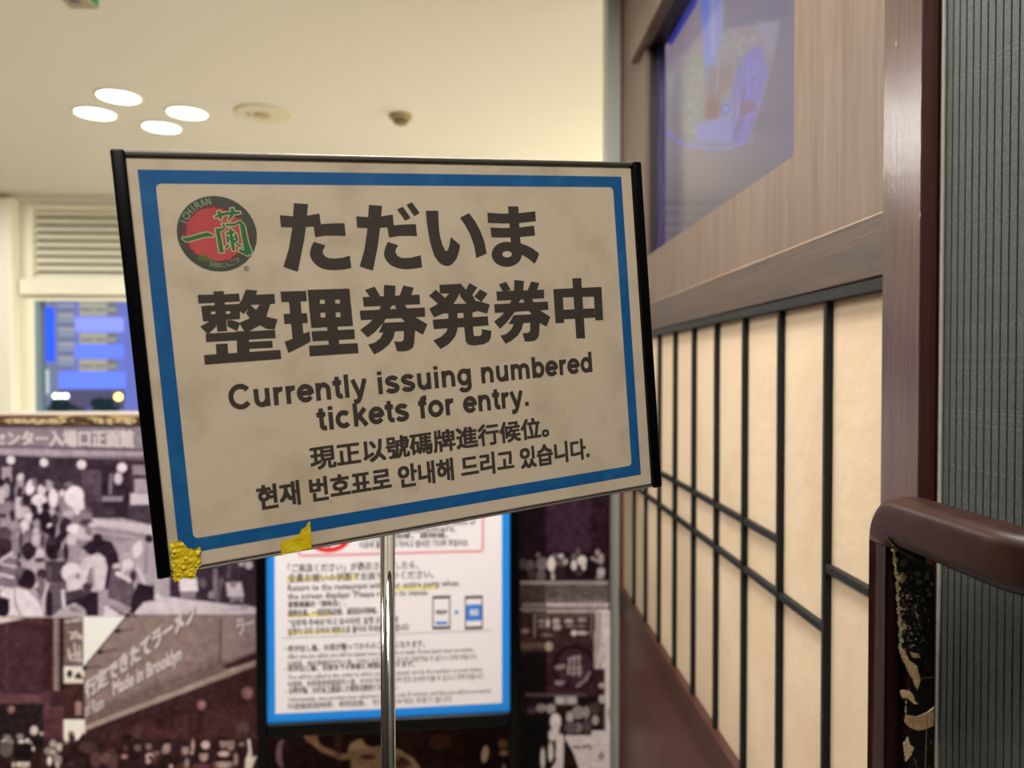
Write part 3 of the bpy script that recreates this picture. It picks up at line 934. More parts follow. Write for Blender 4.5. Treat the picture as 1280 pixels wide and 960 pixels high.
# reflected shutter at the foot of the picture
for k, yy in enumerate(range(215, 322, 13)):
    cv.frame(0, 0, 1)
    cv.R(800, yy + 36, 1040, yy + 41, (84, 78, 104), 0.55, soft=2.5)
cv.C = cv.C * 0.80 + np.array([120, 114, 142]) * 0.14  # milky glare blended into the picture colours
me = cv.mesh('picture', on_plane(0, XS))
me.flip_normals() if hasattr(me, 'flip_normals') else None
sp = link('picture', me, paint_mat('lit_screen_picture', 0.15, 0.5, emission=0.58), tv)
box('bezel', (XS + 0.001, 1.13, tvZ0 - 0.03), (XS + 0.035, tvY1 - 0.001, tvZ1 - 0.002), m_blackm, tv)
m_reveal_glow = mat('violet_reveal_glow', srgb(44, 32, 76), 0.3)
yl = hit(829, 250, 0, XS).y
box('reveal_glow', (XS - 0.022, tvY1 - 0.012, tvZ0 + 0.001), (XS - 0.001, tvY1 - 0.001, tvZ1 - 0.002), m_reveal_glow, tv, bev=0.001)  # violet screen light on the reveal, put in as a coloured strip

# =================================================================== MURAL PARTITION
YM = 2.66
mz = hit(300, 530, 1, YM).z
mx0, mx1 = hit(-110, 600, 1, YM).x, hit(763, 600, 1, YM).x
mu = empty('photo_mural', ((mx0 + mx1) / 2, YM + 0.02, 0), 'waist-high partition printed with sepia photographs of queueing crowds', 'mural')
box('partition_board', (mx0, YM + 0.002, 0.0), (mx1, YM + 0.04, mz + 0.005), m_blackm, mu)
m_cap = wood('worn_cap_wood', srgb(66, 40, 26), srgb(98, 66, 44), 0.45, gscale=(8, 200, 200), bstr=0.6, wear=(srgb(198, 174, 120), (9, 60, 60), 0.56))
box('cap_rail', (mx0, YM - 0.012, mz), (mx1, YM + 0.05, hit(300, 519, 1, YM).z), m_cap, mu, bev=0.002)
sl = [((mx0, YM - 0.006, hit(300, 519, 1, YM).z), (mx1, YM + 0.045, hit(300, 516.5, 1, YM).z))]
boxes('cap_sheet', sl, mat('pale_cap_sheet', srgb(196, 176, 158), 0.5), mu)
# torn pale flecks along the cap
bm = bmesh.new()
fn = on_plane(1, YM - 0.0135)
V, Fc, n0 = [], [], 0
for (xa, xb) in ((-100, -12), (4, 84), (88, 94), (116, 172), (190, 260)):
    x = xa
    top, bot = [], []
    while x < xb:
        e = min(1, (x - xa) / 8 + 0.2, (xb - x) / 8 + 0.2)
        top.append((x, 526 - (2.2 + 1.2 * random.random()) * e)); bot.append((x, 526 + (2.4 + 2.2 * random.random()) * e))
        x += random.uniform(2.5, 5)
    pts = top + bot[::-1]
    v, f = poly_piece(pts)
    V.append(fn(v[:, 0], v[:, 1])); Fc.append(f + n0); n0 += len(v)
me = bpy.data.meshes.new('torn_edge'); me.from_pydata(np.concatenate(V).tolist(), [], np.concatenate(Fc).tolist()); me.update()
o = link('torn_edge', me, mat('torn_cream', srgb(206, 184, 138), 0.7, vary=(srgb(120, 92, 60), (60, 60, 60), 0.5, 0.6)), mu)
sm = o.modifiers.new('s', 'SOLIDIFY'); sm.thickness = 0.0012

cv = Canvas(-110, 530, 763, 981, 1.25, (36, 22, 24))
TA = ((30, 14, 28), (228, 216, 226))
TB = ((44, 24, 27), (232, 222, 212))
TC = ((22, 10, 14), (226, 214, 210))
cv.tint = TA
cv.frame(0, 500, 3.69)
# picture A : street crowd from above
cv.R(-420, 100, 1260, 1010, 0.17)
cv.R(-420, 100, 1260, 232, 0.52)
cv.P([(-420, 195), (700, 225), (1260, 262), (1260, 300), (700, 268), (-420, 215)], 0.38)
cv.P([(-420, 210), (700, 240), (1260, 270), (1260, 320), (700, 282), (-420, 236)], 0.66)
for x in range(-400, 640, 26):
    cv.R(x, 262, x + 4, 560, 0.12, 0.5)
cv.R(-420, 262, 700, 330, 0.13, 0.6, soft=6)
cv.R(470, 300, 600, 560, 0.08, 0.8)
cv.R(378, 322, 468, 470, 0.27)
cv.P([(610, 300), (700, 300), (700, 345), (612, 345)], 0.55)
cv.R(620, 365, 700, 428, 0.72)
for yy in (378, 392, 406, 418): cv.R(624, yy, 700, yy + 5, 0.4, 0.7)
cv.R(600, 430, 700, 484, 0.82)
cv.R(590, 484, 720, 560, 0.2)
for (x, y, r) in ((-110, 270, 20), (50, 277, 20), (203, 288, 20), (376, 298, 22), (562, 312, 23)): cv.E(x, y, r, r, 0.93)
cv.E(545, 362, 20, 28, 0.8); cv.Ln([(512, 345), (508, 430)], 14, 0.5); cv.R(470, 445, 566, 468, 0.55)
cv.E(500, 520, 30, 22, 0.25, a=0.7)
# pavement
cv.P([(400, 545), (560, 545), (720, 580), (1260, 700), (1260, 1010), (-420, 1010), (-420, 560), (200, 560)], 0.66)
cv.P([(420, 545), (540, 560), (720, 580), (720, 625), (540, 590), (420, 575)], 0.82)
cv.Ln([(430, 592), (700, 632)], 8, 0.42, 0.7)
cv.P([(470, 620), (620, 640), (560, 660), (470, 640)], 0.5, 0.7)
# left kerbs
cv.P([(-420, 600), (60, 600), (60, 1000), (-420, 1000)], 0.42)
for (a, b) in (((-300, 760), (60, 770)), ((-300, 810), (60, 822)), ((-300, 700), (60, 690))): cv.Ln([a, b], 16, 0.8)
# --- Z1 frame (0,580) x9.6
cv.frame(0, 580, 9.6)
Ee, Pp, Lx = cv.E, cv.P, cv.Ln
Pp([(0, 440), (1100, 520), (1100, 980), (0, 980)], 0.5)
Pp([(0, 540), (240, 700), (240, 960), (0, 960)], 0.62)
Pp([(-900, 200), (0, 200), (0, 960), (-900, 960)], 0.3)
for _ in range(60):
    x = random.uniform(-1000, 0); y = random.uniform(200, 1700)
    Ee(x, y, random.uniform(30, 80), random.uniform(50, 120), random.choice([0.05, 0.1, 0.3, 0.6, 0.85, 0.9]), random.uniform(-20, 20))
Pp([(20, 40), (140, 30), (140, 220), (20, 220)], 0.66)
Ee(20, 300, 60, 120, 0.05); Ee(90, 210, 35, 60, 0.1); Ee(70, 320, 45, 90, 0.72); Ee(15, 380, 40, 110, 0.8)
Pp([(0, 480), (180, 490), (180, 560), (0, 560)], 0.55)
Pp([(0, 590), (75, 600), (75, 650), (0, 640)], 0.15)
Ee(150, 330, 30, 120, 0.1); Ee(150, 620, 30, 70, 0.12)
Ee(250, 170, 48, 60, 0.88); Ee(245, 230, 45, 40, 0.7)
Ee(235, 330, 60, 100, 0.6); Ee(240, 350, 38, 75, 0.12)
Lx([(270, 340), (310, 400)], 22, 0.6)
Pp([(180, 400), (280, 400), (250, 640), (190, 640)], 0.84)
Ee(290, 460, 50, 60, 0.4)
Ee(320, 420, 50, 90, 0.06); Ee(400, 540, 70, 60, 0.06)
Ee(365, 280, 58, 95, 0.95, 15); Ee(415, 220, 30, 55, 0.5); Ee(300, 200, 20, 60, 0.1)
Ee(500, 310, 55, 65, 0.88); Ee(580, 240, 60, 45, 0.72); Ee(600, 290, 40, 40, 0.75); Ee(530, 240, 25, 35, 0.2)
Ee(470, 430, 95, 70, 0.97); Ee(480, 500, 35, 90, 0.9)
Ee(550, 510, 55, 45, 0.04); Ee(640, 410, 60, 115, 0.95)
Ee(690, 240, 45, 40, 0.55); Ee(760, 230, 120, 40, 0.1, a=0.7); Ee(820, 250, 60, 30, 0.45); Ee(690, 280, 30, 30, 0.2)
Ee(750, 440, 50, 130, 0.55); Ee(745, 350, 40, 40, 0.85)
Ee(890, 390, 115, 130, 0.97, 20); Pp([(850, 480), (1010, 440), (1010, 530), (960, 560), (950, 620), (900, 600)], 0.93)
Ee(1080, 440, 60, 200, 0.18, a=0.6)
Ee(640, 580, 50, 55, 0.78); Ee(700, 600, 40, 60, 0.5)
Ee(700, 540, 50, 40, 0.25); Ee(820, 600, 70, 55, 0.78); Ee(780, 540, 60, 35, 0.6)
Ee(1000, 640, 110, 50, 0.5, -20); Ee(1040, 700, 80, 40, 0.2); Ee(1110, 730, 50, 30, 0.85)
Ee(300, 580, 70, 70, 0.78); Ee(225, 600, 35, 60, 0.85); Ee(345, 640, 50, 55, 0.9)
Ee(440, 650, 60, 60, 0.03); Ee(270, 690, 50, 30, 0.25)
Ee(295, 760, 55, 95, 0.9)
Ee(545, 690, 75, 140, 0.04); Ee(440, 720, 40, 60, 0.6); Ee(600, 745, 36, 34, 0.97)
Ee(630, 830, 70, 90, 0.03); Ee(660, 680, 45, 80, 0.15); Lx([(780, 640), (700, 740), (680, 900)], 40, 0.62)
Ee(790, 770, 80, 130, 0.09)
Ee(885, 780, 85, 60, 0.97); Ee(970, 800, 50, 40, 0.85); Pp([(810, 840), (900, 830), (1000, 820), (1100, 880), (1100, 1000), (800, 1000)], 0.86)
Pp([(140, 800), (240, 780), (270, 960), (140, 960)], 0.55); Lx([(240, 800), (160, 960)], 20, 0.75)
Ee(330, 900, 60, 110, 0.42); Ee(380, 760, 30, 50, 0.25); Ee(430, 800, 35, 35, 0.85); Ee(440, 890, 60, 60, 0.75)
Ee(50, 840, 90, 90, 0.28); Ee(60, 930, 80, 40, 0.15); Ee(560, 900, 40, 60, 0.5)
# --- Z2 frame (0,670)
cv.frame(0, 670, 9.6)
Pp([(0, 250), (200, 160), (220, 620), (0, 620)], 0.46)
Ee(60, 130, 90, 90, 0.12); Ee(20, 180, 60, 60, 0.1)
Lx([(0, 300), (150, 200)], 34, 0.85); Lx([(0, 330), (180, 370)], 30, 0.85); Lx([(0, 460), (170, 500)], 34, 0.88); Lx([(0, 620), (160, 650)], 40, 0.86)
Lx([(130, 240), (200, 260)], 26, 0.8)
Ee(190, 130, 50, 110, 0.55); Ee(310, 60, 40, 80, 0.5); Ee(350, 180, 90, 110, 0.07); Ee(250, 60, 20, 150, 0.2)
Ee(230, 290, 28, 90, 0.1); Ee(240, 290, 14, 24, 0.8)
Ee(430, 60, 50, 60, 0.8); Ee(510, 60, 25, 80, 0.2)
Pp([(270, 380), (400, 250), (460, 190), (520, 230), (380, 360), (330, 420)], 0.7); Ee(480, 215, 50, 55, 0.85)
Ee(480, 290, 60, 30, 0.15)
Ee(640, 150, 100, 140, 0.04); Ee(620, 60, 60, 50, 0.2); Ee(740, 20, 60, 50, 0.06)
Lx([(790, 40), (740, 160)], 34, 0.7); Ee(790, 200, 34, 110, 0.06); Ee(730, 220, 40, 60, 0.4)
Pp([(820, 0), (960, 0), (960, 320), (830, 320)], 0.6); Pp([(800, 0), (930, 0), (900, 110), (820, 100)], 0.85)
Ee(1030, 90, 90, 90, 0.5); Ee(1110, 150, 120, 60, 0.1); Ee(1000, 220, 40, 60, 0.68)
Pp([(400, 330), (560, 300), (590, 480), (440, 440)], 0.7); Ee(440, 400, 70, 60, 0.75)
Pp([(540, 300), (800, 300), (800, 560), (560, 560)], 0.2); Ee(500, 460, 60, 70, 0.15); Ee(590, 440, 30, 90, 0.35)
Ee(480, 620, 60, 130, 0.42); Ee(430, 580, 34, 40, 0.85); Lx([(400, 640), (450, 720)], 26, 0.75)
Pp([(560, 570), (800, 560), (780, 760), (640, 960), (540, 960)], 0.34)
Lx([(570, 580), (520, 780), (510, 940)], 44, 0.8); Ee(590, 820, 44, 170, 0.06)
Ee(690, 820, 60, 150, 0.35)
Ee(860, 440, 125, 120, 0.95); Pp([(780, 480), (980, 440), (960, 640), (820, 660)], 0.9); Ee(940, 480, 40, 40, 0.6)
Pp([(980, 330), (1120, 240), (1180, 240), (1180, 640), (960, 620)], 0.85); Ee(1070, 480, 40, 130, 0.55); Ee(1060, 600, 60, 50, 0.25)
Ee(270, 470, 95, 95, 0.28); Ee(260, 430, 60, 50, 0.4); Ee(340, 520, 90, 120, 0.04); Ee(280, 560, 70, 60, 0.06)
Pp([(200, 620), (330, 650), (460, 780), (520, 960), (80, 960), (120, 760), (0, 720), (0, 660)], 0.95)
Ee(40, 860, 75, 120, 0.02); Lx([(172, 640), (180, 800), (245, 960)], 14, 0.4)
Pp([(760, 680), (960, 640), (1180, 680), (1180, 960), (700, 960)], 0.08); Pp([(790, 680), (960, 635), (1100, 690), (800, 790)], 0.22)
Lx([(755, 660), (768, 880)], 44, 0.88)
Pp([(640, 960), (740, 860), (900, 800), (1000, 870), (1040, 960)], 0.72); Ee(880, 880, 50, 30, 0.5)
# --- Z4 frame (100,670)
cv.frame(100, 670, 9.6)
Ee(40, 70, 80, 60, 0.5); Ee(60, 20, 90, 30, 0.8)
Ee(210, 30, 60, 60, 0.06)
Pp([(30, 130), (120, 60), (260, 40), (380, 70), (450, 200), (470, 320), (390, 360), (340, 640), (290, 640), (250, 300), (80, 200)], 0.07)
Pp([(60, 260), (220, 200), (300, 260), (330, 380), (290, 640), (180, 660), (0, 600), (10, 340)], 0.86); Ee(130, 500, 50, 120, 0.5); Ee(60, 470, 30, 130, 0.9, 20)
Lx([(150, 420), (190, 650)], 24, 0.75); Ee(90, 610, 60, 50, 0.2)
Pp([(380, 350), (480, 400), (640, 560), (660, 700), (580, 850), (450, 780), (330, 740), (350, 600)], 0.33)
Pp([(470, 220), (620, 190), (640, 330), (520, 340)], 0.72); Pp([(390, 340), (480, 320), (480, 380), (400, 390)], 0.85)
Ee(570, 340, 70, 60, 0.93); Lx([(450, 450), (600, 530)], 54, 0.93); Lx([(560, 380), (500, 440)], 40, 0.86)
Pp([(640, 120), (740, 50), (840, 90), (860, 400), (900, 560), (860, 620), (740, 560), (650, 380)], 0.68)
Ee(690, 160, 55, 110, 0.9, 15); Lx([(800, 120), (790, 440)], 30, 0.45, 0.6); Lx([(690, 380), (780, 580)], 40, 0.85); Ee(830, 30, 50, 50, 0.06)
Ee(640, 480, 40, 70, 0.2)
Pp([(700, 560), (860, 600), (900, 560), (900, 780), (760, 790), (640, 940), (580, 900), (620, 740)], 0.07)
Pp([(880, 520), (1100, 500), (1100, 740), (900, 770)], 0.74); Ee(980, 730, 90, 40, 0.9)
Pp([(620, 960), (780, 790), (1160, 740), (1160, 960)], 0.86)
Pp([(290, 960), (290, 840), (360, 850), (480, 960)], 0.92); Lx([(360, 850), (520, 930)], 20, 0.2); Lx([(260, 760), (480, 880), (590, 870)], 50, 0.62)
Pp([(0, 830), (60, 880), (80, 960), (0, 960)], 0.72)
# --- Z5b frame (200,690) x9.846
cv.frame(200, 690, 9.846)
Pp([(100, 0), (1330, 0), (1330, 700), (900, 700), (640, 620), (100, 560)], 0.14)
cv.R(0, 300, 118, 560, 0.7)
Pp([(235, 318), (455, 318), (470, 485), (245, 485)], 0.95); cv.R(250, 485, 440, 570, 0.55)
Ee(530, 380, 45, 70, 0.35); Lx([(680, 240), (680, 560)], 60, 0.5); Lx([(760, 330), (700, 620)], 50, 0.35); Ee(630, 530, 40, 50, 0.6)
Pp([(810, 375), (1000, 370), (1035, 550), (830, 550)], 0.86); Ee(900, 400, 40, 40, 0.55); cv.R(860, 550, 1030, 620, 0.55); Ee(950, 640, 40, 50, 0.2)
Lx([(850, 150), (840, 300)], 50, 0.3); Ee(1095, 160, 50, 55, 0.8); Ee(1000, 140, 40, 40, 0.7)
Pp([(0, 540), (420, 590), (900, 650), (1330, 690), (1330, 780), (0, 780)], 0.86)
for _ in range(20):
    Ee(random.uniform(700, 1150), random.uniform(640, 720), random.uniform(20, 60), random.uniform(6, 14), random.choice([0.4, 0.6, 0.9]), a=0.5)
# behind the poster and the sign
cv.frame(0, 0, 1)
# picture B : shop front
cv.tint = TB
cv.R(-110, 771.5, 335, 985, 0.06, soft=0.8)
cv.R(-110, 770.5, 335, 772, 0.9, 0.7)
cv.frame(0, 740, 3.765)
cv.R(-400, 122, 205, 500, (70, 42, 50)); cv.R(20, 130, 40, 470, (84, 56, 62), 0.6); cv.R(-400, 122, 205, 150, (80, 50, 56), 0.5)
cv.P([(-60, 116), (120, 124), (-60, 160)], (214, 200, 196))
cv.R(-400, 480, 205, 525, (96, 64, 70))
cv.R(-400, 525, 240, 900, (38, 26, 30))
cv.R(205, 122, 250, 540, (60, 32, 34)); cv.R(250, 122, 282, 465, (120, 98, 96)); cv.R(258, 122, 266, 465, (150, 130, 126)); cv.R(282, 122, 300, 465, (44, 22, 24))
cv.R(205, 465, 300, 700, (84, 52, 60)); cv.R(240, 470, 300, 540, (60, 36, 40)); cv.R(200, 540, 296, 556, (100, 66, 72), 0.7)
cv.R(300, 122, 392, 350, (112, 92, 92)); 
for (a, b) in (((330, 190), (380, 205)), ((335, 215), (385, 215)), ((320, 270), (335, 320)), ((350, 240), (360, 320)), ((320, 300), (380, 290)), ((345, 320), (385, 318)), ((372, 250), (376, 330)), ((310, 140), (380, 130))):
    cv.Ln([a, b], 9, (196, 184, 178), soft=1.0)
cv.Ln([(335, 222), (355, 185), (385, 222)], 8, (200, 188, 182), soft=1.0)
cv.R(300, 350, 395, 430, (222, 214, 202)); cv.E(328, 385, 12, 18, (30, 22, 22)); cv.P([(350, 395), (372, 375), (385, 395), (392, 410), (356, 408)], (60, 50, 46))
cv.R(392, 116, 600, 400, (246, 240, 224))
cv.R(300, 430, 395, 600, (66, 36, 38)); cv.R(355, 515, 385, 580, (150, 122, 116))
cv.R(300, 600, 400, 705, (236, 226, 212)); cv.P([(300, 500), (300, 700), (260, 700), (260, 540)], (70, 42, 48), 0.0)
cv.P([(395, 350), (600, 105), (1300, 105), (1300, 315), (400, 650)], (136, 116, 114))
cv.P([(400, 560), (1300, 230), (1300, 300), (400, 640)], (120, 100, 98))
for k in range(26):
    y0 = 560 + k * 3.2
    cv.Ln([(400, y0), (1190, y0 - 330)], 2.5, (104, 84, 82), 0.35, soft=0.8)
for k in range(24):
    xx = 900 + k * 7
    cv.Ln([(860 + k * 7, 300 - k * 2), (900 + k * 7, 130)], 3, (122, 100, 98), 0.3, soft=1)
cv.Ln([(400, 640), (1190, 330), (1300, 290)], 26, (158, 138, 132)); cv.Ln([(400, 625), (1190, 318)], 5, (100, 80, 78), 0.7)
cv.Ln([(606, 100), (395, 355)], 7, (74, 56, 58)); 
for (a, b) in (((555, 183), (625, 175)), ((470, 283), (545, 270)), ((400, 360), (470, 350)), ((600, 110), (650, 112))): cv.Ln([a, b], 6, (70, 54, 56), soft=0.9); cv.E(a[0], a[1], 13, 10, (42, 28, 32))
cv.Ln([(1040, 125), (1035, 335)], 8, (92, 74, 74)); cv.P([(1045, 116), (1300, 116), (1300, 250), (1045, 325)], (148, 128, 132), 0.7)
cv.P([(1045, 350), (1190, 290), (1300, 250), (1300, 290), (1075, 362)], (60, 36, 40))
cv.P([(400, 668), (1300, 312), (1300, 700), (400, 720)], (58, 34, 36))
cv.P([(460, 700), (700, 610), (1300, 500), (1300, 720), (460, 720)], (78, 46, 48), 0.8, soft=8)
for (x, y, r) in ((948, 532, 22), (1165, 475, 28), (52, 553, 17)): cv.E(x, y, r, r + 2, (132, 92, 94)); cv.E(x + 5, y - 3, r * 0.5, r * 0.6, (168, 128, 126), a=0.7)
cv.R(730, 560, 820, 650, (50, 28, 30), 0.7); cv.R(885, 560, 960, 670, (50, 28, 30), 0.7); cv.R(570, 670, 620, 720, (30, 18, 20)); cv.R(1110, 620, 1170, 690, (96, 62, 62), 0.7)
cv.R(-400, 690, 1300, 1000, (46, 26, 28), 0.75, soft=8)
for _ in range(40):
    x = random.uniform(-400, 1180); y = random.uniform(735, 850)
    cv.E(x, y, random.uniform(16, 30), random.uniform(22, 44), random.choice([(92, 58, 58), (40, 22, 24), (70, 40, 42), (30, 18, 20)]), random.uniform(-20, 20), 0.7)
cv.frame(0, 880, 8)
for (x, y, rx, ry, c) in ((340, 265, 38, 45, 205), (412, 298, 24, 22, 190), (200, 325, 36, 30, 140), (215, 376, 32, 18, 226), (272, 368, 20, 22, 222), (312, 388, 16, 16, 215), (332, 448, 14, 22, 215), (412, 352, 12, 12, 120),
                          (50, 375, 40, 26, 195), (70, 330, 40, 26, 130), (110, 380, 24, 30, 140), (60, 450, 70, 80, 96), (530, 395, 36, 40, 170), (595, 430, 36, 44, 190), (480, 470, 40, 40, 140), (530, 480, 30, 30, 175), (495, 570, 24, 50, 232), (560, 540, 30, 60, 140), (600, 560, 24, 40, 150), (575, 610, 20, 40, 190), (135, 610, 16, 30, 220)):
    cv.E(x, y, rx, ry, (c, int(c * 0.93), int(c * 0.9)))
cv.E(230, 480, 100, 110, (26, 16, 18)); cv.E(370, 360, 60, 70, (30, 18, 20), a=0.8); cv.E(340, 265, 38, 45, (205, 190, 184)); cv.E(215, 376, 32, 18, (226, 212, 206)); cv.E(272, 368, 20, 22, (220, 206, 200)); cv.E(332, 448, 14, 22, (215, 202, 196))
cv.R(165, 580, 295, 625, (220, 206, 196)); cv.E(230, 625, 66, 20, (180, 160, 150))
cv.R(640, 155, 850, 360, (238, 228, 214)); cv.E(712, 300, 32, 30, (130, 106, 100)); cv.E(720, 340, 34, 30, (54, 34, 34))
cv.P([(620, 430), (680, 390), (780, 360), (830, 290), (860, 300), (860, 640), (620, 640)], (46, 26, 28)); cv.R(650, 350, 680, 400, (240, 230, 216), 0.6)
cv.E(700, 600, 40, 10, (96, 66, 66))
for (x, y, rx, ry, c) in ((880, 430, 90, 60, 84), (960, 560, 60, 80, 104), (1060, 540, 60, 60, 110), (1120, 580, 60, 60, 90), (1245, 525, 34, 22, 210), (1255, 440, 24, 34, 110), (1130, 460, 14, 16, 110)):
    cv.E(x, y, rx, ry, (c, int(c * 0.72), int(c * 0.7)), a=0.8)
cv.frame(160, 880, 7.53)
for (x, y, rx, ry, c) in ((90, 405, 34, 40, 120), (195, 390, 30, 44, 130), (205, 495, 42, 34, 210), (190, 540, 26, 22, 190), (275, 462, 20, 18, 150), (365, 410, 34, 56, 170), (340, 440, 24, 30, 140), (540, 430, 34, 50, 160), (612, 390, 16, 60, 190), (600, 460, 16, 16, 200), (730, 385, 40, 40, 225), (712, 490, 42, 52, 185),
                          (895, 370, 34, 46, 165), (965, 380, 40, 60, 165), (900, 470, 56, 28, 220), (905, 560, 90, 22, 180), (900, 590, 80, 14, 210), (1015, 520, 22, 60, 175), (1070, 380, 30, 22, 140), (1090, 220, 50, 50, 92), (555, 560, 24, 50, 160), (405, 590, 20, 24, 200)):
    cv.E(x, y, rx, ry, (c, int(c * 0.86), int(c * 0.83)), a=0.9)
for (x, y, rx, ry) in ((90, 360, 40, 22), (195, 355, 36, 18), (215, 505, 22, 18), (360, 355, 44, 20), (540, 385, 40, 18), (712, 450, 44, 16), (905, 330, 40, 22), (960, 335, 30, 14), (905, 520, 90, 20), (660, 400, 24, 50)):
    cv.E(x, y, rx, ry, (40, 22, 24))
cv.P([(1122, 335), (1150, 330), (1170, 500), (1215, 485), (1160, 620), (1100, 620), (1105, 520), (1135, 440)], (226, 212, 202))
cv.E(690, 590, 90, 30, (110, 66, 72), a=0.8)
# right column, picture C
cv.tint = TC
cv.frame(0, 0, 1)
cv.R(333, 530, 763, 985, (26, 12, 14), soft=0.8)
cv.R(640, 530, 763, 730, (30, 14, 22)); cv.R(682, 530, 740, 690, (70, 46, 66), 0.7, soft=6); cv.R(740, 600, 763, 700, (44, 22, 32), 0.8, soft=3)
cv.frame(640, 680, 8)
for (x, y, rx, ry, g) in ((110, 200, 40, 60, 0.3), (180, 220, 50, 60, 0.36), (200, 300, 40, 60, 0.2), (260, 110, 24, 26, 0.45), (300, 200, 60, 70, 0.45), (290, 320, 50, 60, 0.4), (430, 120, 40, 30, 0.4), (490, 122, 30, 28, 0.8), (490, 190, 50, 40, 0.35), (535, 175, 26, 34, 0.72),
                          (395, 200, 42, 75, 0.97), (410, 310, 24, 60, 0.8), (480, 290, 60, 60, 0.12), (620, 140, 30, 50, 0.4), (660, 80, 24, 40, 0.35), (700, 165, 48, 50, 0.95), (620, 215, 32, 50, 0.9), (715, 215, 28, 55, 0.9), (670, 280, 40, 50, 0.15),
                          (855, 85, 26, 34, 0.6), (890, 150, 30, 60, 0.65), (890, 280, 40, 60, 0.72), (880, 330, 40, 26, 0.6)):
    cv.E(x, y, rx, ry, g)
cv.Ln([(800, 140), (880, 180)], 34, 0.6); cv.R(830, 218, 940, 236, 0.05)
cv.R(80, 365, 970, 660, 0.42); cv.R(80, 370, 960, 405, 0.62); cv.R(90, 415, 950, 520, 0.36, 0.8); cv.R(80, 540, 340, 640, 0.3, 0.8)
cv.R(80, 405, 340, 660, (52, 34, 34), 0.5, soft=2)
for _ in range(24): cv.E(random.uniform(340, 940), random.uniform(420, 560), random.uniform(20, 60), random.uniform(6, 18), random.choice([0.25, 0.5, 0.3]), a=0.5)
cv.R(340, 590, 970, 625, 0.86); cv.R(100, 590, 340, 625, 0.5); cv.R(340, 665, 830, 690, 0.8); cv.R(100, 665, 340, 690, 0.42); cv.R(80, 640, 900, 662, 0.6)
for k in range(12): cv.Ln([(660 + 24 * k, 565), (664 + 24 * k, 640)], 9, 0.8 if k % 2 else 0.6, soft=0.8)
cv.R(70, 700, 820, 990, (58, 36, 38)); cv.R(220, 700, 815, 730, (130, 110, 104), 0.6); cv.Ln([(225, 700), (225, 930)], 22, 0.5); cv.Ln([(800, 700), (790, 930)], 18, 0.5)
for (x, y, rx, ry, g) in ((300, 770, 50, 20, 0.6), (300, 820, 46, 20, 0.5), (360, 790, 20, 50, 0.9), (440, 770, 44, 30, 0.75), (450, 830, 46, 34, 0.7), (570, 770, 50, 24, 0.8), (580, 820, 50, 18, 0.6), (700, 760, 50, 24, 0.65), (700, 820, 50, 16, 0.55), (620, 890, 30, 30, 0.95), (700, 890, 66, 22, 0.85), (130, 870, 40, 24, 0.6), (350, 910, 60, 18, 0.5)):
    cv.E(x, y, rx, ry, g, soft=2.5)
cv.P([(830, 660), (960, 650), (1000, 690), (1000, 2400), (900, 2400), (880, 990), (830, 990)], 0.9); cv.P([(830, 680), (900, 680), (870, 1200), (840, 1200)], 0.72)
cv.frame(640, 780, 5.333)
cv.R(60, 90, 545, 200, (66, 44, 42), 0.8, soft=3); 
for x in range(70, 280, 28): cv.E(x, 145, 12, 24, (150, 132, 110), a=0.5); 
cv.E(245, 150, 26, 34, (190, 176, 150), a=0.8)
cv.R(0, 190, 245, 480, (18, 8, 10)); cv.R(230, 190, 560, 480, (58, 32, 42)); cv.E(415, 285, 145, 150, (40, 20, 28)); cv.E(415, 290, 120, 125, (66, 40, 50))
cv.E(322, 285, 40, 18, 0.6, -8); cv.E(318, 392, 36, 18, 0.55); cv.Ln([(435, 415), (490, 375), (515, 325)], 26, 0.5)
for (a, b) in (((385, 240), (375, 330)), ((415, 215), (410, 340)), ((445, 210), (450, 345)), ((370, 300), (460, 290)), ((380, 230), (455, 225)), ((390, 330), (460, 320))): cv.Ln([a, b], 16, 0.66)
cv.R(545, 40, 600, 300, 0.7); cv.P([(560, 300), (600, 60), (620, 60), (620, 290), (585, 250), (575, 310)], 0.85); cv.R(565, 300, 620, 560, (60, 30, 36)); cv.E(600, 410, 24, 20, 0.7); cv.E(600, 500, 22, 30, 0.75); cv.E(600, 440, 20, 10, 0.2)
cv.R(620, 0, 662, 1000, 0.92); cv.E(650, 600, 16, 40, 0.55, a=0.6)
cv.R(90, 460, 500, 485, 0.3); cv.R(285, 480, 435, 540, 0.62); cv.E(320, 510, 26, 24, 0.8); cv.E(400, 510, 30, 24, 0.8)
cv.R(60, 540, 620, 740, (42, 22, 26), 0.9, soft=3)
for (x, y, rx, ry, g) in ((130, 590, 30, 30, 0.3), (195, 560, 38, 30, 0.55), (258, 565, 32, 34, 0.65), (290, 650, 38, 55, 0.97), (270, 740, 30, 40, 0.9), (385, 620, 26, 40, 0.72), (440, 590, 42, 46, 0.6), (495, 590, 24, 44, 0.6), (440, 690, 34, 34, 0.5), (390, 690, 40, 40, 0.35), (555, 640, 24, 34, 0.7), (550, 560, 36, 40, 0.25), (500, 680, 30, 50, 0.3)):
    cv.E(x, y, rx, ry, g)
cv.R(0, 600, 240, 1000, (10, 4, 6), 0.95, soft=3)
for (x, y, rx, ry) in ((205, 900, 16, 80), (258, 850, 18, 70), (320, 780, 30, 50), (320, 860, 30, 80), (290, 700, 26, 50)): cv.E(x, y, rx, ry, 0.92)
cv.P([(355, 740), (530, 740), (530, 710), (660, 710), (660, 1000), (240, 1000), (350, 820)], 0.9); cv.P([(350, 760), (400, 840), (460, 1000), (340, 1000)], (34, 20, 20))
for (a, b) in (((410, 820), (450, 825)), ((470, 820), (500, 815)), ((510, 810), (525, 830)), ((590, 900), (610, 880)), ((600, 860), (580, 880))): cv.Ln([a, b], 14, 0.4)
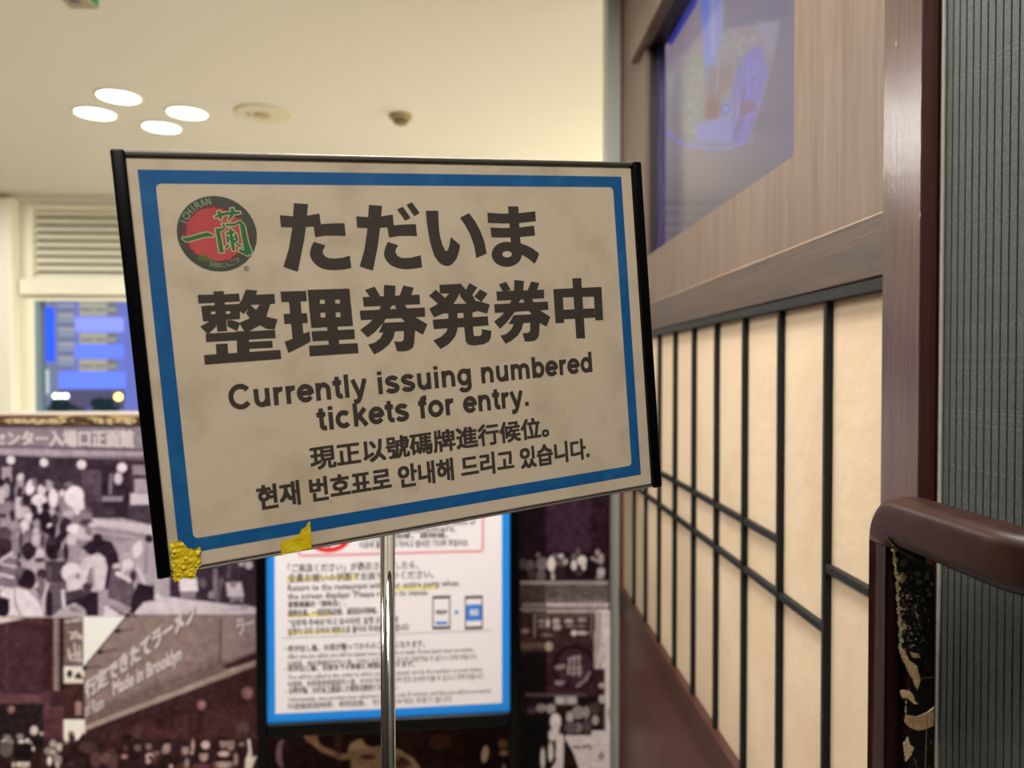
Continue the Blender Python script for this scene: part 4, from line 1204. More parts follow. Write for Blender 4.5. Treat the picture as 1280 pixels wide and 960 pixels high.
# below the poster
cv.frame(330, 900, 4)
cv.R(0, 40, 1290, 330, (34, 14, 14), soft=2); cv.R(660, 50, 1000, 330, (52, 26, 20), 0.8, soft=6)
cv.E(90, 170, 30, 70, (130, 100, 112)); cv.E(110, 170, 22, 70, (40, 14, 18)); cv.Ln([(215, 80), (290, 145), (390, 185), (440, 180)], 30, (150, 112, 84)); cv.E(240, 90, 30, 26, (140, 100, 74)); cv.E(370, 120, 20, 90, (84, 56, 60), a=0.6)
cv.E(500, 150, 80, 56, (176, 144, 112)); cv.P([(430, 150), (600, 130), (680, 150), (760, 230), (760, 330), (440, 330)], (150, 118, 92)); cv.E(520, 185, 40, 14, (84, 56, 44)); cv.E(700, 210, 50, 30, (80, 54, 44), -30)
cv.E(545, 95, 50, 40, (30, 12, 12)); cv.Ln([(660, 150), (740, 200), (770, 240)], 20, (170, 140, 116)); cv.E(880, 110, 50, 40, (96, 60, 44), a=0.6)
cv.E(1105, 170, 18, 44, (206, 184, 160), 8); cv.E(1195, 120, 26, 26, (120, 84, 70)); cv.E(1200, 165, 24, 14, (160, 130, 112)); cv.E(1200, 235, 10, 14, (150, 130, 112))
cv.noise(5, 2.5); cv.noise(5, 6)
cv.C = np.clip((cv.C - 20) * 1.12 + 18, 6, 250)
prt = link('printed_photograph', cv.mesh('printed_photograph', on_plane(1, YM)), paint_mat('satin_print', 0.6, 0.12), mu)


def plane_px(axis, val, lift_dir):
    f0 = on_plane(axis, val); ld = np.array(lift_dir)

    def fn(v, h):
        return f0(v[:, 0], v[:, 1]) + ld[None] * h
    return fn


fm = plane_px(1, YM, (0, -1, 0))
Z5 = lambda x, y: (x / 3.69, 500 + y / 3.69)
Z6 = lambda x, y: (x / 3.765, 740 + y / 3.765)
txt = quad_text('店EN\'Sセンター入場口正面館', [(-62, 539), (167, 536.5), (168, 560), (-62, 556)], 0.004, yr=0.03)
link('lettering', flat_mesh('lettering', txt, fm, 0.0010, 0.000002), m_mural_txt, mu)
q1 = [Z6(395, 425), Z6(915, 30), Z6(925, 135), Z6(405, 510)]
sh1 = [(a + 1.2, b + 1.6) for a, b in q1]
link('lettering', flat_mesh('lettering', quad_text('行定できたてラーメン', sh1, 0.006, yr=0.045), fm, 0.0008, 0.000002), m_mural_sh, mu)
link('lettering', flat_mesh('lettering', quad_text('行定できたてラーメン', q1, 0.006, yr=0.045), fm, 0.0014, 0.000002), m_mural_txt, mu)
q2 = [Z6(530, 420), Z6(855, 248), Z6(858, 340), Z6(535, 512)]
link('lettering', flat_mesh('lettering', quad_text('Made in Brooklyn', [(a + 1, b + 1.3) for a, b in q2], 0.006, yr=0.03), fm, 0.0008, 0.000002), m_mural_sh, mu)
link('lettering', flat_mesh('lettering', quad_text('Made in Brooklyn', q2, 0.006, yr=0.03), fm, 0.0014, 0.000002), m_mural_txt, mu)
q3 = [Z6(398, 520), Z6(488, 485), Z6(490, 545), Z6(400, 590)]
link('lettering', flat_mesh('lettering', quad_text('of Ram', q3, 0.008), fm, 0.0014, 0.000002), m_mural_txt, mu)
q4 = [Z6(1110, 130), Z6(1195, 110), Z6(1200, 170), Z6(1120, 210)]
link('lettering', flat_mesh('lettering', quad_text('ラー', q4, 0.03), fm, 0.0014, 0.000002), m_mural_txt, mu)

# =================================================================== POSTER STAND
PL = hit(333, 700, 1, 2.30); PR = hit(637, 700, 1, 2.35)
pdir = Vector((PR.x - PL.x, PR.y - PL.y, 0)); PWID = pdir.length; pdir.normalize()
pn_ = Vector((pdir.y, -pdir.x, 0))     # towards the camera
if pn_.y > 0: pn_ = -pn_
pz0 = hit(333, 904, 1, 2.30).z
PHT = 1.02


def p_local(u, v):
    d = ray(u, v)
    s_ = (PL - CAM).dot(pn_) / d.dot(pn_)
    P = CAM + d * s_
    return ((P - PL).dot(pdir), P.z - pz0)


def p_fn(v, h):
    o = np.array([PL.x, PL.y, pz0]) + np.array(pn_) * h
    return o[None] + v[:, :1] * np.array(pdir)[None] + v[:, 1:2] * np.array([[0, 0, 1.0]])


def p_box(name, x0, z0, x1, z1, h0, h1, m, parent, bev=0.0):
    bm = bmesh.new(); box_bm(bm, (x0, h0, z0), (x1, h1, z1), bev)
    for v in bm.verts:
        c = v.co.copy()
        v.co = Vector((PL.x, PL.y, pz0)) + pdir * c.x + pn_ * c.y + Vector((0, 0, 1)) * c.z
    bmesh.ops.recalc_face_normals(bm, faces=bm.faces)
    return link(name, bm_mesh(name, bm), m, parent)


ps = empty('notice_stand', (PL.x + pdir.x * PWID / 2, PL.y + pdir.y * PWID / 2 + 0.02, 0), 'black-framed floor stand holding a white notice with a bright blue border', 'notice stand')
fw = 0.03
for (a, b, c, d) in ((-fw, -fw - 0.01, 0.0, PHT + fw), (PWID, -fw - 0.01, PWID + fw, PHT + fw), (0.0, -fw - 0.01, PWID, 0.0), (0.0, PHT, PWID, PHT + fw)):
    p_box('frame_bar', a, b, c, d, -0.02, 0.012, m_black, ps, 0.003)
p_box('back_panel', 0, 0, PWID, PHT, -0.02, -0.006, m_blackm, ps)
p_box('leg', -fw, -pz0, -fw + 0.028, -fw - 0.01, -0.03, -0.005, m_black, ps, 0.002)
p_box('leg', PWID + 0.002, -pz0, PWID + fw, -fw - 0.01, -0.03, -0.005, m_black, ps, 0.002)
p_box('foot', -fw - 0.01, -pz0, -fw + 0.038, -pz0 + 0.03, -0.2, 0.16, m_black, ps, 0.004)
p_box('foot', PWID - 0.008, -pz0, PWID + fw + 0.01, -pz0 + 0.03, -0.2, 0.16, m_black, ps, 0.004)
sheet = p_box('poster_sheet', 0, 0, PWID, PHT, -0.004, 0.0, m_pblue, ps)
iw = 0.024
link('poster_field', flat_mesh('poster_field', [rect_piece(iw, iw + 0.003, PWID - iw, PHT - iw)], p_fn, 0.0008), m_poster, ps)


def pl_text(s, x0, x1, ya, yb, m=m_pink, r=0.0003, h=0.002):
    a = p_local(x0, (ya + yb) / 2); b = p_local(x1, (ya + yb) / 2)
    t0 = p_local((x0 + x1) / 2, ya)[1]; t1 = p_local((x0 + x1) / 2, yb)[1]
    # follow the sheet's own horizontal
    sl_ = 0
    pieces = fit_text(s, a[0], b[0], t1, t0, r, r, 1)
    return link('printed_line', flat_mesh('printed_line', pieces, p_fn, h, 0.000002), m, ps)


# yellow marker
ym = []
for (x0, x1, y0, y1) in ((359, 447, 719.5, 726), (493, 549, 732, 737.5), (359, 416, 765.5, 771.5), (359, 432, 787, 793)):
    a = p_local(x0, y1); b = p_local(x1, y0); ym.append(rect_piece(a[0], a[1], b[0], b[1]))
for q in ym: link('yellow_underline', flat_mesh('yellow_underline', [q], p_fn, 0.0014), m_yel, ps)
pl_text('「ご来店ください」が表示されましたら、', 360, 523, 702.5, 713.5)
pl_text('全員お揃いの状態でお戻りくつください。', 360, 542, 714.5, 725.5)
pl_text('Return to the restaurant with your entire party when', 360, 573, 727.5, 738, r=0.0003)
pl_text('the screen displays "Please return to venue.', 360, 536, 738, 749, r=0.0003)
pl_text('當螢幕顯示「請來店」，', 360, 432, 750.5, 758.5)
pl_text('請與全員、一起回到店裡，返回店内等候。', 360, 472, 760, 769)
pl_text('"입장해 주세요"라고 표시되면, 일행 모두 함께', 361, 497, 772, 781)
pl_text('일행이 모두 모여서 매장으로 돌아와 주세요. 입장합니다', 360, 511, 782, 791)
pl_text('・呼び出し後、お席が整ってからのご案内になります。', 355, 531, 803, 812)
pl_text('After you are called, you will be seated once your table is ready. If your party does not arrive,', 360, 592, 812.5, 821, m_grayprint, r=0.0002)
pl_text('叫號後，座位準備好才可入場。인원이 모두 모이지 않으면 입장하실 수 없으니 양해 바랍니다.', 360, 597, 821.5, 829, m_grayprint, r=0.0002)
pl_text('・呼び出し後、お席までの移動に時間がかかります。', 355, 518, 829, 837)
pl_text('You will be called in the order in which you were issued, not by the number on your ticket.', 360, 603, 838, 846, m_grayprint, r=0.0002)
pl_text('叫號時，依照票券號碼順序入場。순서에 따라 안내하며 번호 순서와 다를 수 있으니 양해 바랍니다.', 360, 605, 846, 854, m_grayprint, r=0.0002)
pl_text('・お呼び後、20分以上経過した場合は無効となります。', 357, 497, 856, 865)
pl_text('Unfortunately, once you have been called you will have only 20 minutes, and then you will be not seated.', 360, 614, 865.5, 873, m_grayprint, r=0.0002)
pl_text('叫號後超過時間，視同放棄。 경과한 경우에는 무효가 됩니다.', 360, 566, 874, 882, m_grayprint, r=0.0002)
pl_text('not be accepted at the entrance, some of', 450, 594, 650.5, 659.5, r=0.0003)
pl_text('the area. Customers,', 450, 570, 657, 667, r=0.0003)
pl_text('請勿在此排隊，請稍候。', 450, 560, 666, 674)
pl_text('이곳에 줄을 서지 마시고 잠시만 기다려 주십시오.', 449, 586, 675, 684)
# rule and boxes
a = p_local(352, 798); b = p_local(616, 796.5)
link('rule', flat_mesh('rule', [rect_piece(a[0], a[1], b[0], a[1] + 0.0015)], p_fn, 0.0014), m_grayprint, ps)
xr = p_local(605, 690)[0]; zr = p_local(605, 690)[1]; xl = p_local(372, 690)[0]; zt = zr + 0.19
oc = []; ic = []
for (cx_, cz_, a0) in ((xr - 0.014, zt - 0.014, 0), (xl + 0.014, zt - 0.014, 90), (xl + 0.014, zr + 0.014, 180), (xr - 0.014, zr + 0.014, 270)):
    for i in range(6):
        t = math.radians(a0 + 18 * i)
        oc.append((cx_ + 0.014 * math.cos(t), cz_ + 0.014 * math.sin(t))); ic.append((cx_ + 0.007 * math.cos(t), cz_ + 0.007 * math.sin(t)))
link('pink_box', flat_mesh('pink_box', [ring_piece(oc, ic)], p_fn, 0.0014), m_pinkline, ps)
cx_, cz_ = p_local(411, 663)
oc = [(cx_ + 0.075 * math.cos(t * 0.1963), cz_ + 0.066 * math.sin(t * 0.1963)) for t in range(32)]
ic = [(cx_ + 0.060 * math.cos(t * 0.1963), cz_ + 0.051 * math.sin(t * 0.1963)) for t in range(32)]
link('prohibition_ring', flat_mesh('prohibition_ring', [ring_piece(oc, ic), stroke([(cx_ - 0.045, cz_ + 0.04), (cx_ + 0.045, cz_ - 0.04)], 0.012), ], p_fn, 0.0016), m_redp, ps)
link('figure_icon', flat_mesh('figure_icon', [rect_piece(cx_ - 0.004, cz_ - 0.05, cx_ + 0.002, cz_ - 0.02)], p_fn, 0.0018), m_ink, ps)
# two phones and an arrow
m_pgrey = mat('phone_icon_grey', srgb(96, 84, 86), 0.6)
m_pb2 = mat('phone_icon_blue', srgb(60, 130, 222), 0.6)
g1, g2, g3 = [], [], []
for (x0, x1, blue) in ((540.5, 563, False), (581, 603.5, True)):
    a = p_local(x0, 787); b = p_local(x1, 744)
    g1.append(rect_piece(a[0], a[1], b[0], b[1]))
    c = p_local(x0 + 1.6, 783); d = p_local(x1 - 1.6, 748)
    g2.append(rect_piece(c[0], c[1], d[0], d[1]))
    if blue:
        c = p_local(x0 + 1.6, 776); d = p_local(x1 - 1.6, 755)
    else:
        c = p_local(x0 + 4, 780.5); d = p_local(x1 - 4, 776.5)
    g3.append(rect_piece(c[0], c[1], d[0], d[1]))
a = p_local(568.5, 768); b = p_local(568.5, 762); c = p_local(574, 765)
g3.append((np.array([a, c, b]), np.array([(0, 1, 2)])))
for nm, gl, hh, mm in (('phone_icon', g1, 0.0014, m_pgrey), ('phone_face', g2, 0.0018, m_poster), ('blue_mark', g3, 0.0022, m_pb2)):
    for q in gl: link(nm, flat_mesh(nm, [q], p_fn, hh), mm, ps)
pl_text('呼出中', 545, 559, 762, 768, r=0.0008, h=0.0022)
pl_text('来店', 587, 598, 761, 769, m_poster, r=0.0006, h=0.0026)

# =================================================================== MAIN SIGN
SR = Matrix(((0.9072560652085448, 0.0768517417078387, -0.41349757186564035), (-0.09784774670791171, 0.9947549841557081, -0.02980503248717325), (0.40903820189133083, 0.06750060217397133, 0.9100172625283864)))
ST = Vector((-0.07025334604957628, -0.03268823592893183, 0.6241605152699815))


def c2w(v):        # camera (right, down, forward) -> world vector
    return RT * v[0] - UP * v[1] + F * v[2]


S_O = CAM + c2w(ST)
S_X = c2w(SR.col[0]); S_Y = -c2w(SR.col[1]); S_N = S_X.cross(S_Y)   # S_N towards the camera
S_N.normalize()
if S_N.dot(CAM - S_O) < 0: S_N = -S_N


def s_fn(v, h):     # millimetres -> world
    return np.array(S_O)[None] + (v[:, :1] * np.array(S_X)[None] + v[:, 1:2] * np.array(S_Y)[None] + h * np.array(S_N)[None]) * 0.001


def s_box(name, x0, y0, x1, y1, h0, h1, m, parent, bev=0.0, seg=1, lst=None):
    if lst:
        for q in lst: o = s_box(name, *q, h0, h1, m, parent, bev, seg)
        return o
    bm = bmesh.new()
    box_bm(bm, (x0, y0, h0), (x1, y1, h1), bev, seg)
    for v in bm.verts:
        c = v.co * 0.001
        v.co = S_O + S_X * c.x + S_Y * c.y + S_N * c.z
    bmesh.ops.recalc_face_normals(bm, faces=bm.faces)
    return link(name, bm_mesh(name, bm), m, parent)


pole_at = depth(484, 480, 0.652)
sg = empty('sign_stand', (pole_at.x, pole_at.y, 0), 'dirty beige sign board with blue border on a steel pole, announcing numbered tickets', 'sign')
s_box('back_board', -209, -148.5, 213, 147.5, -3.4, -1.2, mat('white_backboard', srgb(176, 168, 150), 0.6), sg)
s_box('paper_sheet', -205.5, -147, 209.5, 146, -1.2, 0, m_sign_paper, sg)
s_box('clear_cover', -205.5, -148.5, 209.5, 147.5, 1.3, 1.9, m_cover, sg)
s_box('edge_strip', 0, 0, 0, 0, -3.6, 2.4, m_edge, sg, 0.25, lst=[(-205, 147.5, 209, 149.2), (-205, -150.0, 209, -148.6)])
dk = mat('dark_inner_edge', srgb(52, 44, 36), 0.6)
s_box('inner_edge', 0, 0, 0, 0, 1.9, 2.1, dk, sg, lst=[(-205, 146.0, 209, 147.5), (-205, -148.6, 209, -147.4)])
for (a, b) in ((-213.8, -204.6), (208.6, 217.8)):
    o = s_box('clamp_bar', a, -151.0, b, 149.5, -6, 5, m_black, sg, 1.6, 3)
    for p in o.data.polygons: p.use_smooth = True


def rrect(x0, y0, x1, y1, r, n=5):
    p = []
    for (cx, cy, a0) in ((x1 - r, y1 - r, 0), (x0 + r, y1 - r, 90), (x0 + r, y0 + r, 180), (x1 - r, y0 + r, 270)):
        for i in range(n + 1):
            t = math.radians(a0 + 90 * i / n); p.append((cx + r * math.cos(t), cy + r * math.sin(t)))
    return p


link('blue_border', flat_mesh('blue_border', [ring_piece(rrect(-198, -137, 198, 136.5, 0.01), rrect(-187.5, -127, 188.5, 127, 3.5))], s_fn, 0.10), m_blue, sg)


def s_text(pieces, m=m_ink, h=0.12, name='lettering', parent=None):
    return link(name, flat_mesh(name, pieces, s_fn, h, 0.0015), m, parent or sg)


def SP(u, v):      # photo pixel -> sign millimetres
    d = ray(u, v); P = CAM + d * ((S_O - CAM).dot(S_N) / d.dot(S_N)) - S_O
    return (P.dot(S_X) * 1000, P.dot(S_Y) * 1000)


# heavy characters, each stroke an outline: (origin x, origin y, scale), strokes
BIG1 = [
    ((340, 245, 9.6), [[(92, 230), (257, 243), (420, 236), (570, 210), (585, 340), (497, 368), (408, 372), (240, 378), (107, 373)],
                       [(262, 85), (433, 97), (408, 372), (380, 560), (310, 910), (135, 852), (200, 640), (240, 400)],
                       [(497, 368), (585, 338), (720, 328), (870, 327), (885, 480), (760, 475), (640, 476), (517, 495)],
                       [(500, 548), (640, 592), (612, 650), (612, 690), (640, 725), (680, 745), (760, 750), (850, 740), (935, 715), (953, 865), (860, 882), (760, 890), (680, 888), (600, 870), (530, 830), (485, 780), (458, 730), (452, 680), (470, 610)]]),
    ((435, 245, 9.6), [[(98, 243), (250, 254), (400, 244), (537, 222), (550, 350), (470, 378), (385, 382), (232, 385), (107, 380)],
                       [(250, 105), (410, 118), (385, 385), (360, 590), (300, 897), (138, 845), (195, 650), (230, 410)],
                       [(470, 375), (550, 350), (680, 340), (815, 338), (828, 483), (720, 478), (600, 480), (492, 498)],
                       [(478, 550), (603, 592), (572, 640), (570, 680), (590, 715), (630, 738), (680, 745), (760, 738), (873, 710), (890, 855), (780, 874), (690, 880), (600, 868), (520, 835), (465, 785), (435, 730), (430, 680), (450, 610)],
                       [(588, 163), (657, 127), (752, 263), (685, 297)], [(700, 107), (767, 75), (860, 203), (795, 243)]]),
    ((525, 245, 9.6), [[(68, 177), (218, 177), (228, 400), (245, 500), (270, 590), (300, 650), (318, 665), (338, 640), (352, 590), (368, 490), (483, 592), (465, 680), (440, 750), (400, 805), (365, 832), (330, 842), (270, 828), (220, 790), (170, 715), (135, 610), (105, 480), (80, 320)],
                       [(478, 262), (588, 205), (660, 300), (720, 410), (770, 540), (800, 690), (675, 745), (650, 600), (600, 460), (540, 350)]]),
    ((595, 245, 9.6), [[(135, 200), (300, 212), (500, 208), (710, 183), (720, 302), (520, 325), (330, 330), (143, 322)],
                       [(172, 377), (300, 385), (520, 378), (697, 355), (708, 475), (530, 492), (330, 498), (185, 496)],
                       [(382, 125), (508, 125), (518, 340), (530, 520), (548, 660), (548, 720), (430, 720), (430, 660), (412, 500), (400, 330)],
                       [(500, 560), (600, 590), (680, 630), (757, 690), (740, 745), (703, 815), (640, 760), (560, 710), (530, 700)]]),
]
KEN = [[(142, 152), (248, 115), (310, 225), (200, 235)], [(350, 97), (475, 105), (470, 210), (430, 330), (350, 500), (250, 610), (172, 670), (87, 588), (180, 520), (260, 440), (310, 340), (345, 220)],
       [(560, 103), (675, 128), (640, 225), (515, 225)], [(115, 230), (737, 203), (742, 307), (128, 335)], [(83, 378), (793, 343), (798, 443), (95, 482)],
       [(490, 300), (580, 320), (620, 380), (690, 450), (822, 525), (775, 640), (680, 590), (590, 515), (520, 440), (470, 330)], [(340, 510), (690, 495), (690, 590), (290, 617)],
       [(345, 605), (470, 600), (450, 680), (400, 750), (320, 815), (240, 855), (175, 748), (250, 725), (310, 675)],
       [(565, 590), (690, 580), (680, 720), (665, 780), (620, 812), (560, 822), (490, 820), (458, 712), (530, 718), (562, 700)]]
KEN2 = [[(143, 165), (240, 128), (305, 240), (200, 262)], [(350, 105), (480, 120), (470, 240), (430, 370), (350, 540), (250, 670), (160, 757), (80, 660), (170, 590), (250, 500), (310, 380), (345, 250)],
        [(575, 125), (683, 148), (650, 245), (520, 260)], [(108, 260), (747, 235), (748, 350), (120, 382)], [(80, 430), (797, 393), (805, 503), (90, 545)],
        [(500, 340), (590, 365), (620, 430), (690, 510), (832, 600), (780, 725), (690, 680), (600, 590), (520, 480), (470, 370)], [(340, 575), (690, 560), (690, 665), (275, 695)],
        [(345, 690), (470, 680), (450, 760), (400, 840), (320, 910), (235, 958), (163, 848), (240, 830), (305, 770)],
        [(560, 670), (690, 660), (682, 820), (665, 880), (620, 915), (560, 925), (490, 925), (458, 815), (530, 812), (560, 790)]]
BIG2 = [
    ((245, 355, 8.727), [[(18, 118), (190, 115), (310, 112), (470, 102), (480, 190), (320, 200), (200, 205), (27, 215)], [(188, 80), (303, 77), (340, 515), (232, 520), (200, 200)],
                         [(57, 240), (160, 230), (170, 408), (75, 408)], [(57, 240), (480, 215), (480, 293), (60, 303)], [(70, 332), (475, 322), (480, 382), (75, 408)], [(213, 230), (325, 225), (330, 400), (218, 405)], [(372, 220), (480, 215), (480, 380), (375, 390)],
                         [(45, 465), (150, 405), (230, 400), (220, 465), (140, 540), (110, 530)], [(335, 395), (400, 395), (480, 425), (450, 515), (345, 465)],
                         [(543, 60), (668, 70), (655, 118), (600, 228), (520, 330), (470, 290), (470, 215), (505, 160)], [(640, 118), (855, 107), (865, 215), (600, 228)],
                         [(690, 228), (812, 215), (770, 350), (700, 450), (580, 515), (525, 515), (470, 425), (580, 375), (640, 310)],
                         [(590, 225), (665, 290), (765, 355), (890, 385), (858, 497), (770, 490), (690, 445), (600, 390), (545, 320)],
                         [(105, 540), (862, 500), (872, 590), (110, 635)], [(440, 515), (572, 515), (590, 830), (452, 840)], [(570, 632), (832, 617), (838, 695), (580, 708)],
                         [(215, 655), (345, 648), (358, 850), (228, 860)], [(85, 775), (920, 717), (932, 818), (95, 880)]]),
    ((345, 350, 8.727), [[(48, 125), (328, 118), (337, 232), (60, 242)], [(140, 235), (268, 235), (300, 590), (180, 645)], [(80, 370), (338, 360), (347, 467), (92, 480)],
                         [(92, 675), (180, 640), (300, 585), (365, 560), (378, 672), (260, 735), (135, 797)],
                         [(342, 107), (800, 93), (812, 212), (352, 217)], [(357, 262), (817, 255), (828, 350), (366, 358)], [(372, 410), (832, 402), (840, 500), (385, 522)],
                         [(342, 107), (473, 105), (492, 520), (385, 522)], [(525, 105), (640, 100), (658, 510), (543, 515)], [(690, 97), (800, 93), (840, 500), (708, 505)],
                         [(555, 500), (672, 500), (690, 700), (575, 705)], [(387, 560), (855, 537), (862, 643), (398, 670)], [(358, 717), (890, 687), (900, 797), (368, 833)]]),
    ((440, 345, 8.727), KEN),
    ((530, 340, 9.6), [[(183, 153), (450, 140), (430, 260), (190, 257)], [(300, 262), (450, 140), (440, 230), (400, 310), (340, 400), (245, 490), (120, 545), (62, 440), (160, 385), (230, 330)],
                       [(60, 285), (140, 212), (250, 310), (200, 400), (160, 375)], [(440, 140), (495, 205), (545, 290), (620, 345), (690, 360), (790, 390), (757, 500), (640, 465), (540, 410), (430, 290)],
                       [(545, 133), (640, 185), (575, 280), (500, 215)], [(670, 208), (762, 258), (690, 360), (600, 295)], [(500, 210), (580, 275), (620, 350), (540, 300)], [(270, 385), (560, 378), (640, 470), (580, 485), (240, 497)],
                       [(290, 480), (402, 480), (400, 700), (370, 780), (300, 860), (200, 925), (110, 820), (200, 780), (265, 720), (290, 650)],
                       [(470, 480), (580, 475), (590, 700), (600, 765), (640, 770), (680, 762), (693, 735), (692, 685), (808, 705), (802, 780), (780, 830), (720, 865), (600, 882), (530, 870), (500, 830), (485, 700)],
                       [(103, 572), (765, 530), (775, 640), (117, 685)]]),
    ((610, 340, 10.667), KEN2),
    ((680, 340, 10.667), [[(375, 85), (495, 80), (548, 882), (430, 885)], [(122, 228), (245, 222), (268, 678), (152, 683)], [(655, 203), (765, 198), (788, 640), (683, 645)],
                          [(122, 228), (765, 198), (768, 325), (130, 340)], [(145, 507), (670, 483), (680, 605), (150, 637)]]),
]
for BG in (BIG1, BIG2):
    pc = []
    for (ox, oy, sc_), strokes in BG:
        for st in strokes: pc.append(poly_piece([SP(ox + a / sc_, oy + b / sc_) for a, b in st]))
    if BG is BIG1:
        lo, li = [], []
        for k in range(40):
            t = 2 * math.pi * k / 40
            lo.append(SP(595 + (368 + 182 * math.cos(t)) / 9.6, 245 + (700 + 150 * math.sin(t)) / 9.6)); li.append(SP(595 + (372 + 57 * math.cos(t)) / 9.6, 245 + (698 + 38 * math.sin(t)) / 9.6))
        pc.append(ring_piece(lo, li))
    s_text(pc)
pc = []
for wd_, u0, v0, u1, v1, base in (('Currently', 285, 494, 459, 482, -37.0), ('issuing', 472.2, 480, 588.9, 472, -37.0), ('numbered', 601.3, 468, 740, 455, -37.0),
                                  ('tickets', 395.6, 522, 511, 514, -60.2), ('for', 522.8, 510, 567.3, 508, -60.2), ('entry.', 578.4, 505, 660.4, 500, -60.2)):
    pc += grot(wd_, SP(u0, v0)[0], SP(u1, v1)[0], base, 18.2, 1.14)
s_text(pc)
s_text(fit_text('現正以號碼牌進行候位。', -100.2, 106, -90, -71.3, 0.62, 0.55, 3))
s_text(fit_text('현재 번호표로 안내해 드리고 있습니다.', -141.4, 145, -114.6, -95.4, 0.7, 0.6, 3))

# emblem
ex, ey, er = -150.0, 91.3, 27.2
em = link('emblem', flat_mesh('emblem', [poly_piece([(ex + er * math.cos(t * math.pi / 24), ey + er * math.sin(t * math.pi / 24)) for t in range(48)])], s_fn, 0.12), m_disc, sg)
em['label'] = 'round company emblem'
wine = [(ex - 1 + (21.5 + 1.8 * math.sin(7.3 * i) + random.uniform(-0.7, 0.7)) * math.cos(i * math.pi / 45), ey - 0.5 + (20.8 + 1.2 * math.sin(3.1 * i) + random.uniform(-0.6, 0.6)) * math.sin(i * math.pi / 45)) for i in range(90)]
rb = [(ex - 1.5 + (19.6 + random.uniform(-0.9, 0.9)) * math.cos(i * math.pi / 45), ey - 0.5 + (19.4 + random.uniform(-0.9, 0.7)) * math.sin(i * math.pi / 45)) for i in range(90)]
s_text([poly_piece(wine)], m_wine, 0.16, 'wine_splash', em)
s_text([poly_piece(rb)], m_red, 0.20, 'red_sun', em)


def EZ(x, y):      # zoomed emblem pixels (8.344 px per photo px) -> sign millimetres, via the fitted disc
    return ((x - 513) / 420 * 27.3 + ex, -(y - 478) / 398 * 27.3 + ey)


# brush-drawn characters of the emblem
def brush(segs, extra):
    out = []
    for pts in segs:
        p = [EZ(a, b) for a, b, _ in pts]; wds = [w_ / 420 * 27.3 + extra for _, _, w_ in pts]
        vs_, fs_ = [], []
        for i in range(len(p)):
            a = np.array(p[max(0, i - 1)]); b = np.array(p[min(len(p) - 1, i + 1)])
            d = (b - a) / (np.linalg.norm(b - a) + 1e-9); nn = np.array([-d[1], d[0]]) * wds[i] / 2
            c = np.array(p[i])
            if i == 0: c = c - d * extra / 2
            if i == len(p) - 1: c = c + d * extra / 2
            vs_ += [c + nn, c - nn]
        for i in range(len(p) - 1): fs_ += [(2 * i, 2 * i + 1, 2 * i + 3), (2 * i, 2 * i + 3, 2 * i + 2)]
        out.append((np.array(vs_), np.array(fs_)))
    return out


EMB = [
    [(150, 515, 14), (180, 535, 42), (250, 520, 40), (340, 495, 40), (410, 482, 46), (465, 500, 12)],
    [(500, 305, 12), (560, 280, 34), (640, 265, 26), (720, 262, 30), (775, 258, 18)],
    [(545, 240, 22), (560, 280, 44), (560, 330, 14)],
    [(690, 210, 30), (700, 260, 46), (670, 300, 24), (640, 345, 10)],
    [(515, 425, 40), (525, 520, 44), (530, 600, 44), (535, 675, 48)],
    [(570, 375, 14), (590, 390, 22), (585, 425, 24), (530, 440, 30)],
    [(610, 385, 22), (700, 385, 22), (765, 355, 34), (785, 400, 50), (790, 480, 54), (800, 580, 58), (815, 660, 74), (825, 705, 60)],
    [(720, 655, 22), (780, 680, 40), (820, 695, 50)],
    [(600, 480, 18), (690, 460, 26)],
    [(650, 425, 22), (655, 520, 34), (660, 600, 34), (665, 660, 26)],
    [(610, 500, 22), (615, 570, 24)],
    [(700, 480, 26), (710, 545, 28), (660, 575, 18)],
    [(620, 530, 14), (700, 520, 14)],
    [(620, 590, 12), (585, 630, 26)],
    [(690, 575, 12), (745, 615, 26)],
]
s_text(brush(EMB, 1.5), m_pale, 0.24, 'brushed_outline', em)
s_text(brush(EMB, 0.2), m_green, 0.32, 'brushed_characters', em)


def arc_text(chars, cx, cy, r, a0, a1, hgt, m, flip=False, stroke_font=True, h=0.3):
    out = []
    for k, ch in enumerate(chars):
        a = math.radians(a0 + (a1 - a0) * k / (len(chars) - 1))
        hw = 0.36 * hgt if ch != 'I' else 0.1 * hgt
        P_ = grot(ch, -hw, hw, -hgt / 2, hgt, 1.25) if stroke_font else fit_text(ch, -hgt / 2, hgt / 2, -hgt / 2, hgt / 2, 0.12, 0.12, 2)
        rot = a - math.pi / 2 if not flip else a + math.pi / 2
        ca, sa = math.cos(rot), math.sin(rot)
        for v, f in P_:
            v2 = np.stack([v[:, 0] * ca - v[:, 1] * sa + cx + r * math.cos(a), v[:, 0] * sa + v[:, 1] * ca + cy + r * math.sin(a)], -1)
            out.append((v2, f))
    return out


